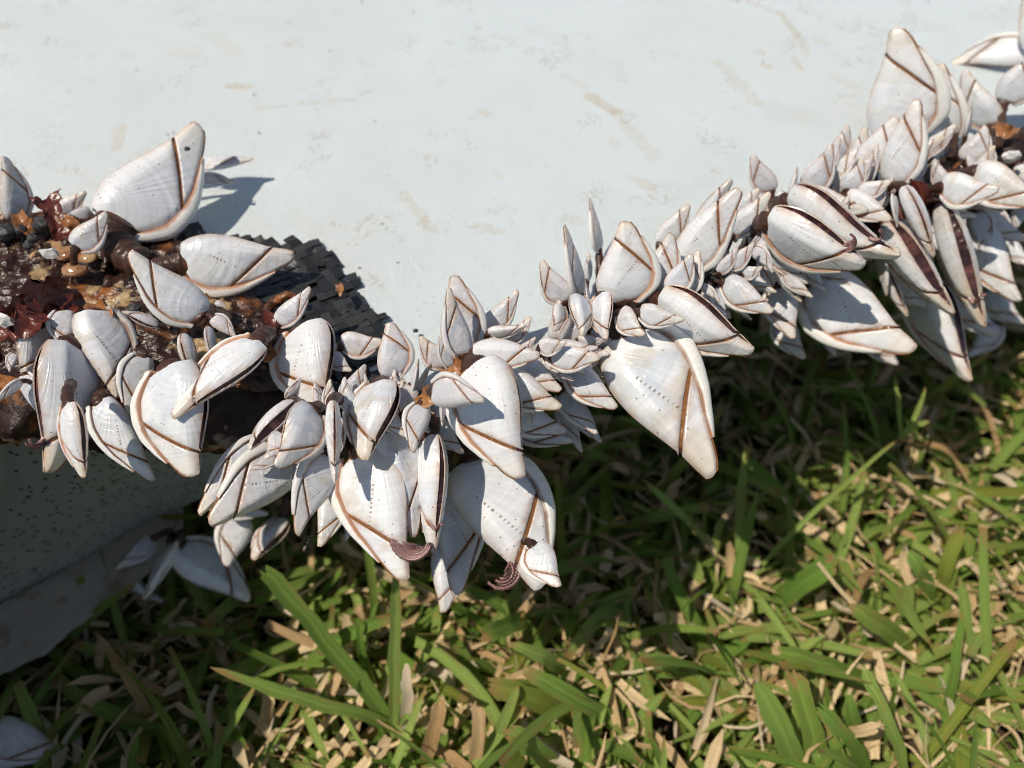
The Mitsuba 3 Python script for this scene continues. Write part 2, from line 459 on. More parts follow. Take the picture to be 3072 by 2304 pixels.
face[:, :, :2] += out2[None] * (.0006 * (meshkit.fbm(face * 90, 3, 2)[..., None] - .5))
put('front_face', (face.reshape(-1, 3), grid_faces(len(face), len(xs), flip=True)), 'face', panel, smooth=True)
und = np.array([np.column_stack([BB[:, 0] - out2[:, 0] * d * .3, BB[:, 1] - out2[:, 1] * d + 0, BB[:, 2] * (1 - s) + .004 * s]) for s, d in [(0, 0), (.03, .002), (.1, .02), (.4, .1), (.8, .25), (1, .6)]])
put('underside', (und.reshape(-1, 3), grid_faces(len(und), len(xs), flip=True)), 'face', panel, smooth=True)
# the pale laminate strip that shows under the front face at the left, torn along its lower border
LOW = [(-900, 2560), (-300, 2230), (0, 2040), (120, 1985), (210, 1905), (300, 1850), (400, 1775), (470, 1700), (520, 1640)]
lx = np.linspace(-900, 520, 150)
ly = np.interp(lx, *np.array(LOW).T) + 16 * (meshkit.fbm(np.stack([lx * .03, lx * 0, lx * 0], 1), 4, 8) - .5)
ty = np.interp(lx, [p[0] for p in BOT], [p[1] for p in BOT]) - 8
rows = []
for s in np.linspace(0, 1, 8):
    rows.append([onz(x, a * (1 - s) + b * s, .0440 - .012 * s) + np.array([0, .002, 0]) for x, a, b in zip(lx, ty, ly)])
rows = np.array(rows)
back = rows[::-1] + np.array([.002, .006, .0])
lam = np.concatenate([rows, back])
put('laminate_strip', (lam.reshape(-1, 3), grid_faces(len(lam), len(lx), flip=True)), 'strip', panel, smooth=40)
tag(panel, 'large pale grey white painted panel, stained on top, with barnacles along its broken edge', 'panel')


def outward(x):
    i = np.clip(np.searchsorted(xs, x), 0, len(xs) - 1)
    return np.array([out2[i, 0], out2[i, 1], 0])


# exposed carbon weave: a backing sheet that wraps over the edge, and the square tows of its torn twill lying on top
CARBON = [(430, 640), (560, 700), (700, 722), (800, 728), (900, 745), (960, 760), (1015, 800), (1040, 860), (1090, 920), (1140, 965), (1150, 1030), (1120, 1100), (1080, 1180), (1000, 1215), (600, 1200), (300, 1170), (150, 1100), (100, 800), (250, 690)]
from shapely.geometry import Polygon, Point
cpoly = Polygon([onz(x, y, H)[:2] for x, y in CARBON])
from shapely import contains_xy, distance, points
hz = lambda a, b_: .0030 * (meshkit.fbm(np.stack([np.asarray(a) * 130., np.asarray(b_) * 130., np.asarray(a) * 0.], -1), 4, 6) - .25)     # noqa: E731
x0, y0, x1, y1 = cpoly.bounds
gx, gy = np.meshgrid(np.linspace(x0, x1, 200), np.linspace(y0, y1, 110), indexing='ij')
ins = contains_xy(cpoly, gx, gy)
dis = distance(cpoly.boundary, points(gx, gy))
ins &= dis > .0012 + .004 * meshkit.fbm(np.stack([gx * 300, gy * 300, gx * 0], -1), 2, 3)
cz = H + .0004 + np.clip(hz(gx, gy), 0, None) * np.clip(dis / .006, .1, 1)
cf = grid_faces(200, 110)
weave = 'carbon_weave'
cb = panel + '__' + weave
put(weave, (np.stack([gx, gy, cz], -1).reshape(-1, 3), cf[ins.reshape(-1)[cf].all(1)]), 'weave', panel, smooth=True)
TW = .0022
ca, sa = math.cos(math.radians(33)), math.sin(math.radians(33))
kk = 0
for i in range(-90, 91):
    for j in range(-90, 91):
        c = np.array([-.06, .18]) + TW * np.array([i * ca - j * sa, i * sa + j * ca])
        ed = cpoly.boundary.distance(Point(c)) * (1 if cpoly.contains(Point(c)) else -1)
        if ed > .0040 or ed < -.0012 + .006 * (meshkit.fbm(np.array([[c[0] * 190, c[1] * 190, 0]]), 2, 3)[0] - .5) or kk >= 290 or rng.random() < .08 + .55 * (ed > .0015):
            continue
        q = np.array([c[0], c[1], H]) - EYE
        sx, sy = 1536 + FPX * (q @ RT) / (q @ FW), 1152 - FPX * (q @ UP) / (q @ FW)
        if sx < np.interp(sy, [600, 690, 760, 870, 960, 1060, 1150], [420, 500, 600, 720, 820, 890, 940]) or c[1] < float(fy(c[0])) + .002:
            continue
        kk += 1
        z0 = H + .0007 + max(float(hz(*c)), 0) * min(max(ed / .006, .1), 1) + .0002 * rng.random()
        tilt = rng.normal(0, .05, 2)
        s = TW * (.46 + .12 * rng.random())
        rot = math.radians(33) + rng.normal(0, .12)
        cr, sr = math.cos(rot), math.sin(rot)
        loc = np.array([(-1, -1), (1, -1), (1, 1), (-1, 1)]) * s
        up4 = np.array([[x * cr - y * sr, x * sr + y * cr, x * tilt[0] + y * tilt[1]] for x, y in loc]) + [*c, z0]
        lo4 = up4 - [0, 0, .0003]
        v = np.vstack([up4, lo4])
        f = np.array([[0, 1, 2], [0, 2, 3], [0, 4, 5], [0, 5, 1], [1, 5, 6], [1, 6, 2], [2, 6, 7], [2, 7, 3], [3, 7, 4], [3, 4, 0]])
        w = np.vstack([v[:4], v])
        ff = np.vstack([f[:2], f[2:] + 4])
        uvl = np.array([(0, 0), (1, 0), (1, 1), (0, 1)], float)
        if (i + j) % 2:
            uvl = uvl[:, ::-1]
        put('tow', (w, ff), 'carbon', cb, uv=np.vstack([uvl, uvl, uvl]) + [10 * kk + 1, 0])
tag(cb, 'torn black carbon weave exposed at the broken edge')
TW = .0029
ca, sa = math.cos(math.radians(33)), math.sin(math.radians(33))
mn = np.array(cpoly.bounds)
kk = 0
for i in range(-60, 61):
    for j in range(-60, 61):
        c = np.array([-.06, .18]) + TW * np.array([i * ca - j * sa, i * sa + j * ca])
        ins = cpoly.boundary.distance(Point(c)) * (1 if cpoly.contains(Point(c)) else -1)
        if ins < .010 * (meshkit.fbm(np.array([[c[0] * 170, c[1] * 170, 0]]), 2, 3)[0] - .55) or kk >= 290 or rng.random() < .09:
            continue
        pxx = EYE + 0
        q = np.array([c[0], c[1], H]) - EYE
        sx = 1536 + FPX * (q @ RT) / (q @ FW)
        sy = 1152 - FPX * (q @ UP) / (q @ FW)
        if sx < np.interp(sy, [600, 690, 760, 870, 960, 1060, 1150], [420, 500, 600, 720, 820, 890, 940]) or c[1] < float(fy(c[0])) + .002:
            continue
        kk += 1
        hz = lambda a, b_: .0006 + .0018 * meshkit.fbm(np.array([[a * 75, b_ * 75, 0]]), 3, 6)[0]     # noqa: E731
        z0 = H + .0006 + hz(*c) + .00018 * ((i + 2 * j) % 4 == 0) + .00012 * rng.random()
        tilt = rng.normal(0, .085, 2) + np.array([hz(c[0] + .001, c[1]) - hz(c[0] - .001, c[1]), hz(c[0], c[1] + .001) - hz(c[0], c[1] - .001)]) / .002
        s = TW * (.44 + .16 * rng.random())
        rot = math.radians(33) + rng.normal(0, .16)
        cr, sr = math.cos(rot), math.sin(rot)
        loc = np.array([(-1, -1), (1, -1), (1, 1), (-1, 1)]) * s
        up4 = np.array([[x * cr - y * sr, x * sr + y * cr, x * tilt[0] + y * tilt[1]] for x, y in loc]) + [*c, z0]
        lo4 = up4 - [0, 0, .0007]
        v = np.vstack([up4, lo4])
        f = np.array([[0, 1, 2], [0, 2, 3], [0, 4, 5], [0, 5, 1], [1, 5, 6], [1, 6, 2], [2, 6, 7], [2, 7, 3], [3, 7, 4], [3, 4, 0]])
        w = np.vstack([v[:4], v])
        ff = np.vstack([f[:2], f[2:] + 4])
        uvl = np.array([(0, 0), (1, 0), (1, 1), (0, 1)], float)
        if (i + j) % 2:
            uvl = uvl[:, ::-1]
        uvs = np.vstack([uvl, uvl, uvl]) + [10 * kk + 1, 0]
        put('tow', (w, ff), 'carbon', cb, uv=uvs)
# the weave wraps down the front face as a ragged flap
fx = np.linspace(onz(330, 1170, H)[0], onz(1120, 1210, H)[0], 60)
rows = []
dep = np.interp(fx, np.linspace(fx[0], fx[-1], 7), [.010, .018, .022, .020, .024, .016, .006]) + .006 * (meshkit.fbm(np.stack([fx * 400, fx * 0, fx * 0], 1), 3, 1) - .5)
for s in np.linspace(0, 1, 8):
    rows.append(np.column_stack([fx, [fy(x) for x in fx], H + .0008 - dep * s]) + np.array([outward(x) for x in fx]) * (.0015 - .004 * s))
rows = np.array(rows)
put('weave_flap', (rows.reshape(-1, 3), grid_faces(len(rows), len(fx), flip=True)), 'carbon', panel, smooth=True, uv=np.tile([1.5, .5], (rows.shape[0] * rows.shape[1], 1)))
tag(panel + '__weave_flap', 'black carbon weave folded down over the front edge')


# ---------------------------------------------------------------- where a pixel's ray meets the fringe along the edge
def ref(x, y, off=.012, lift=.009):
    d = ray(x, y)
    t = (H + lift - EYE[2]) / d[2] if d[2] < 0 else 9
    p = EYE + d * t
    if p[1] > fy(p[0]) - off:
        return t
    lo, hi = t, t * 2.5
    for _ in range(40):
        m = .5 * (lo + hi)
        p = EYE + d * m
        if p[1] > fy(p[0]) - off:
            hi = m
        else:
            lo = m
    return hi


def at(x, y, d=0.0, off=.012, lift=.009):
    return EYE + ray(x, y) * (ref(x, y, off, lift) - d * .001)


# ---------------------------------------------------------------- the goose barnacle
def zsharp(u, t):
    h = np.interp(u, [-.03, .05, .18, .32, .5, .7, .85, .95, 1.0], [.50, .80, .97, 1.0, .90, .66, .44, .27, .13])
    return h * np.where(t < .30, .08 + .92 * np.clip(t / .30, 0, 1) ** .85, 1 - .68 * np.clip((t - .30) / .70, 0, 1) ** 1.12)


def zsmooth(u, t):
    h = np.interp(u, [-.03, .05, .18, .32, .5, .7, .85, .95, 1.0], [.50, .80, .97, 1.0, .88, .62, .40, .25, .13])
    a = np.clip(t / .30, 0, 1)
    b = np.clip((t - .30) / .70, 0, 1)
    f = np.where(t < .30, .10 + .90 * np.clip(1 - (1 - a) ** 2, 0, 1) ** .75, 1 - .66 * b ** 1.7)
    return h * f


def capitulum(L, wr, th, gap, seed, fine_, lilac, bend):
    """The plates of one barnacle in local axes (x to the apex, y to the keel, z sideways), in metres."""
    r = np.random.default_rng(seed)
    k1, k2 = int(r.integers(1, 60)), int(r.integers(1, 8)) * 10 + int(np.clip(round(lilac * 9), 0, 9))
    W, Z = wr, th
    jag = r.normal(0, 1, 4)
    crease = float(r.random()) ** .7

    def zprof(u, t):
        return (1 - crease) * zsmooth(u, t) + crease * zsharp(u, t)

    def tt(u, v):
        uu = np.clip(u, -.03, .998)
        a, b = vocc(uu), vcar(uu)
        return np.clip((v - a) / (b - a), 0, 1)

    def opening(u, t):
        return gap * np.sin(np.pi * np.clip((u + .05) / 1.02, 0, 1)) ** .7 * (1 - t) ** 1.15

    def warp(u, v):
        uu = np.clip(u, 0, 1)
        return u + .06 * jag[0] * uu * (1 - uu) + .10 * jag[3] * v * uu * (1 - uu), v * W * (1 + .10 * jag[1] * (uu - .4)) + bend * (uu - .25) ** 2 + .012 * jag[1] * np.sin(uu * 5 + jag[2])

    def world(u, v, z):
        a, b = warp(u, v)
        return np.stack([a, b, z], -1) * L

    n, m = (26, 18) if fine_ == 2 else (16, 11) if fine_ == 1 else (10, 8)

    def coons(f0, f1, e0, e1):
        s, t = np.linspace(0, 1, m), np.linspace(0, 1, n)
        F0, F1, E0, E1 = f0(t), f1(t), e0(s), e1(s)            # f: along the plate at s=0 and 1, e: across at t=0 and 1
        S, Tt = s[None, :, None], t[:, None, None]
        A = (1 - S) * F0[:, None] + S * F1[:, None]
        B = (1 - Tt) * E0[None] + Tt * E1[None]
        C = (1 - S) * (1 - Tt) * F0[0] + S * (1 - Tt) * F1[0] + (1 - S) * Tt * F0[-1] + S * Tt * F1[-1]
        return A + B - C

    sg = .0125
    oc = lambda a, b: (lambda t: np.stack([a + (b - a) * t, vocc(np.clip(a + (b - a) * t, -.03, 1)) + .004], -1))   # noqa: E731
    cc = lambda a, b: (lambda t: np.stack([a + (b - a) * t, vcar(np.clip(a + (b - a) * t, -.03, 1)) - .012], -1))   # noqa: E731

    def line(p, q, bow):
        p, q = np.asarray(p), np.asarray(q)
        return lambda s: p + (q - p) * s[:, None] + np.array([bow, 0]) * np.sin(np.pi * s)[:, None]

    b1, c1 = SB - SN * sg, SC - SN * sg + [0, -.010]
    b2, c2 = SB + SN * sg, SC + SN * sg + [0, -.012]

    def plate(G, grow):
        u, v = G[..., 0], G[..., 1]
        t = tt(u, v)
        z = Z * zprof(u, t) + opening(u, t) + .004
        # rounded borders: the plate drops towards its edges
        step = lambda ax: np.linalg.norm(np.diff(G, axis=ax), axis=-1)                                                # noqa: E731
        du = np.concatenate([np.zeros((1, G.shape[1])), np.cumsum(step(0), 0)], 0)
        dv = np.concatenate([np.zeros((G.shape[0], 1)), np.cumsum(step(1), 1)], 1)
        e = np.minimum(np.minimum(du, du[-1:] - du), np.minimum(dv, dv[:, -1:] - dv))
        z = z - .016 * np.exp(-(e / .014) ** 1.5) + .004 * grow * np.sin(np.hypot(u + .02, v + .175) * 75)
        nn, mm = z.shape
        P = world(u, v, z).reshape(-1, 3)
        UV = np.stack([u + 10 * k1 + 1, v + 10 * k2 + 1], -1).reshape(-1, 2)
        F = grid_faces(nn, mm)
        ring = np.concatenate([np.arange(mm), np.arange(1, nn) * mm + mm - 1, (nn - 1) * mm + np.arange(mm - 2, -1, -1), np.arange(nn - 2, 0, -1) * mm])
        q = P[ring].copy()
        cen = P.mean(0)
        q2 = q + (cen - q) * .03
        q2[:, 2] = np.maximum(q[:, 2] - .034 * L, .0006 * L + opening(G[..., 0], t).reshape(-1)[ring] * L * .9)
        q2[:, 2] = np.minimum(q2[:, 2], q[:, 2] - .004 * L)
        b = len(P)
        k = np.arange(len(ring))
        k2_ = (k + 1) % len(ring)
        Fs = np.vstack([np.stack([b + k, b + len(ring) + k, b + len(ring) + k2_], 1), np.stack([b + k, b + len(ring) + k2_, b + k2_], 1)])
        return np.vstack([P, q, q2]), np.vstack([F, Fs]), np.vstack([UV, UV[ring], UV[ring]])

    out = []
    scut = plate(coons(lambda t: np.vstack([oc(-.02, SB[0])(t)[:-1], b1]), lambda t: np.vstack([cc(.01, SC[0])(t)[:-1], c1]),
                       line([-.02, float(vocc(-.02)) + .004], [.01, float(vcar(.01)) - .012], -.030), line(b1, c1, .012)), .25)
    terg = plate(coons(lambda t: np.vstack([b2, oc(SB[0], .995)(t)[1:]]), lambda t: np.vstack([c2, cc(SC[0], .985)(t)[1:]]),
                       line(b2, c2, .012), line([.995, float(vocc(.995)) + .004], [.985, float(vcar(.985)) - .012], .012)), .15)
    for side in (1, -1):
        for nm, (P, F, UV) in (('scutum', scut), ('tergum', terg)):
            Q = P * [1, 1, side]
            out.append((nm, (Q, F if side == 1 else F[:, ::-1]), 'shell', UV))
    # carina
    nc, na = (30, 11) if fine_ == 2 else (18, 9) if fine_ == 1 else (10, 7)
    u = np.linspace(-.055, .80, nc)
    w = np.interp(u, [-.055, .0, .12, .3, .5, .68, .80], [.050, .070, .078, .070, .055, .036, .012])
    vc = vcar(np.clip(u, -.03, 1)) - .001
    zh = Z * zprof(u, np.ones_like(u)) + .016
    zh[-3:] *= .9
    th_ = np.linspace(-1, 1, na)
    ang = th_ * np.pi / 2
    U = np.repeat(u[:, None], na, 1)
    saw = .007 * (r.random() < .75) * np.abs(((np.arange(nc) * 1.0) % 2) - .5)
    V = vc[:, None] + w[:, None] * np.cos(ang) ** .85 + saw[:, None] * np.cos(ang) ** 4
    Zc = zh[:, None] * np.sign(np.sin(ang)) * np.abs(np.sin(ang)) ** .9
    inn = np.stack([np.stack([u, vc - .012, -zh + .03], -1), np.stack([u, vc - .012, zh - .03], -1)], 0)
    P = np.concatenate([world(*np.moveaxis(inn[0], -1, 0))[:, None], world(U, V, Zc), world(*np.moveaxis(inn[1], -1, 0))[:, None]], 1)
    UV = np.stack([np.repeat(u[:, None], na + 2, 1) + 10 * k1 + 1, np.broadcast_to(np.concatenate([[-1], th_, [1]]) * .97, (nc, na + 2)) + 10 * k2 + 1], -1)
    out.append(('carina', (P.reshape(-1, 3), grid_faces(nc, na + 2, flip=True)), 'keel', UV.reshape(-1, 2)))
    # mantle: the soft body between the plates
    nu, nt = (22, 9) if fine_ == 2 else (14, 7) if fine_ == 1 else (9, 6)
    u = np.linspace(-.03, .985, nu)
    t = np.concatenate([[0], np.linspace(0, 1, nt - 1) ** 1.2])
    rec = np.clip(.035 + gap * .55, 0, .12)
    T0 = rec + (1 - rec) * t
    V = vocc(u)[:, None] + (vcar(u) - vocc(u))[:, None] * T0[None, :]
    U = np.repeat(u[:, None], nt, 1)
    Zm = np.maximum((Z * zprof(U, T0[None, :]) + opening(U, T0[None, :])) * .93 - .011, .002)
    Zm[:, -1] *= .8
    up_ = world(U, V, Zm)
    dn_ = world(U, V, -Zm)[:, ::-1]
    P = np.concatenate([up_, dn_], 1)
    tv = np.concatenate([t, t[::-1]])
    UV = np.stack([np.repeat(u[:, None], 2 * nt, 1) + 10 * k1 + 1, np.broadcast_to(tv, (nu, 2 * nt)) + 10 * k2 + 1], -1)
    out.append(('mantle', (P.reshape(-1, 3), grid_faces(nu, 2 * nt, wrap=True)), 'mantle', UV.reshape(-1, 2)))
    return out, (k1, k2)


def barnacle(bx, by, tx, ty, rho, label, d=0, dt=None, w=1.0, th=.135, gap=.012, lil=None, cirri=0, stalk=None, off=.012, pw=1.0, gz=None, like=None):
    B = at(bx, by, d, off) if gz is None else onz(bx, by, gz)
    if like is not None:                                          # rides on another one: as far from the eye as that
        B = EYE + ray(bx, by) * (ref(*like[:2]) - like[2] * .001)
    Lpx = math.hypot(tx - bx, ty - by)
    if dt is None:
        dt = d + min(9, Lpx * .022)
    # the apex lies about as far from the eye as the stalk end: barnacles splay out from the edge
    Tp = EYE + ray(tx, ty) * (np.linalg.norm(B - EYE) - (dt - d) * .0004)
    L = np.linalg.norm(Tp - B)
    a = (Tp - B) / L
    L *= 1.03
    w *= 1.13
    cam = unit(EYE - .5 * (B + Tp))
    r_ = unit(np.cross(a, cam))
    cp = np.cross(r_, a)
    ro = math.radians(rho)
    c = math.cos(ro) * r_ + math.sin(ro) * cp
    zz = np.cross(a, c)
    M = np.stack([a, c, zz], 1)
    seed = int(bx * 7 + by * 13 + tx * 3) % 100000
    r = np.random.default_rng(seed)
    f_ = 2 if Lpx > 230 else 1 if Lpx > 110 else 0
    if lil is None:
        lil = float(np.clip(1.0 - (Lpx - 90) / 190, 0, 1)) * .9
    w *= float(np.clip(1 + r.normal(0, .07), .85, 1.15)) if Lpx < 280 else 1.05
    th *= float(np.clip(1 + r.normal(0, .10), .8, 1.2))
    gap *= .72
    th *= .82
    parts, (k1, k2) = capitulum(L, w, th, gap, seed, f_, lil, float(r.normal(0, .09 if Lpx < 280 else .025)))
    key = numbered('goose_barnacle')
    for nm, (P, F), bs, UV in parts:
        put(nm, (P @ M.T + B, F), bs, key, smooth=True, uv=UV)
    # stalk
    xb = B[0]
    if stalk is None:
        x_ = np.clip(B[0], -.2, .24)
        anchor = np.array([x_, float(fy(x_)) + .003, H - .006])
        v_ = anchor - B
        ln = np.linalg.norm(v_)
        anchor = B + v_ / (ln + 1e-9) * min(ln, 1.0 * L)
    else:
        anchor = (EYE + ray(*stalk[:2]) * (ref(*like[:2]) - like[2] * .001 + .004)) if like is not None else at(*stalk[:2], stalk[2] if len(stalk) > 2 else -4) if gz is None else onz(stalk[0], stalk[1], gz - .012)
    c1 = B - a * .22 * L
    n = 26 if f_ == 2 else 14 if f_ == 1 else 8
    s = np.linspace(0, 1, n)
    pts = (1 - s)[:, None] ** 2 * (B + a * .05 * L) + (2 * s * (1 - s))[:, None] * c1 + (s ** 2)[:, None] * anchor
    e1 = np.interp(s, [0, .12, .5, 1], [.098 * w, .092 * w * pw, .085 * pw, .08 * pw]) * L
    e1[-1] = 1e-5
    e2 = np.interp(s, [0, .12, .5, 1], [.052 * th / .135, .075 * pw, .080 * pw, .08 * pw]) * L
    e2[-1] = 1e-5
    ns = 16 if f_ == 2 else 10
    an = np.arange(ns) * 2 * np.pi / ns
    wr_ = 1 + .10 * np.sin(s * n * 1.7 + r.random() * 6)[:, None] + .12 * (meshkit.noise(np.stack([np.repeat(s[:, None] * 14, ns, 1), np.cos(an)[None] * 2 + s[:, None] * 0, np.sin(an)[None] * 2 + seed % 97 + s[:, None] * 0], -1)) - .5)
    tg = np.gradient(pts, axis=0)
    tg /= np.linalg.norm(tg, axis=1, keepdims=True) + 1e-12
    A = c - (tg @ c)[:, None] * tg
    A /= np.linalg.norm(A, axis=1, keepdims=True) + 1e-9
    Bn = np.cross(tg, A)
    P = pts[:, None] + (e1[:, None] * wr_ * np.cos(an))[..., None] * A[:, None] + (e2[:, None] * wr_ * np.sin(an))[..., None] * Bn[:, None]
    # the neck sits a little towards the opening edge
    P = P + (c * -.03 * w * L)[None, None] * np.exp(-s * 6)[:, None, None]
    UV = np.stack([np.repeat(s[:, None], ns, 1) + 10 * k1 + 1, np.broadcast_to(an, (n, ns)) + 10 * k2 + 1], -1).reshape(-1, 2)
    put('peduncle', (P.reshape(-1, 3), grid_faces(n, ns, wrap=True)), 'stalk', key, smooth=True, uv=UV)
    if cirri:
        fs, uvs = [], []
        dx = unit(-c + a * .35)
        dy = unit(a - dx * float(np.dot(a, dx)))
        R_ = L * (.058 + .0085 * min(cirri, 9)) * (1.3 if cirri > 7 else 1)
        cen = B + (a * .74 + c * (float(vocc(.74)) - .02) * w) * L + dx * R_ * .30
        for i in range(cirri):
            ph = i / max(cirri - 1, 1)
            rr0 = R_ * (1.0 - .80 * ph)
            q = np.linspace(0, 1, 26)
            tht = 3.2 - q * (2.9 - .5 * ph + .25 * r.normal())
            rr = rr0 * (1 - .22 * q)
            sp = zz * L * (.07 * (ph - .5) + .008 * r.normal())
            line_ = cen[None] + dx[None] * (rr * np.cos(tht))[:, None] + dy[None] * (rr * np.sin(tht) + R_ * .25 * ph)[:, None] + sp[None]
            rad = R_ * .125 * (1 - .45 * q) * (1 + .16 * np.cos(np.arange(26) * np.pi))
            v, f = tube(line_, rad, 8, 2.2, axis=zz)
            fs.append((v, f))
            uu = np.concatenate([np.repeat(q * 20, 8), [0, 20]])
            vv = np.concatenate([np.tile((np.cos(np.arange(8) * np.pi / 4) * .5 + .5) ** 2, 26), [0, 0]])
            uvs.append(np.stack([uu, vv], 1))
        put('cirri', join(fs), 'cirri', key, smooth=True, uv=np.vstack(uvs))
        tag(key + '__cirri', 'curled purple brown feeding legs')
    tag(key, label, 'barnacle', 'goose barnacles along the panel edge')
    return key


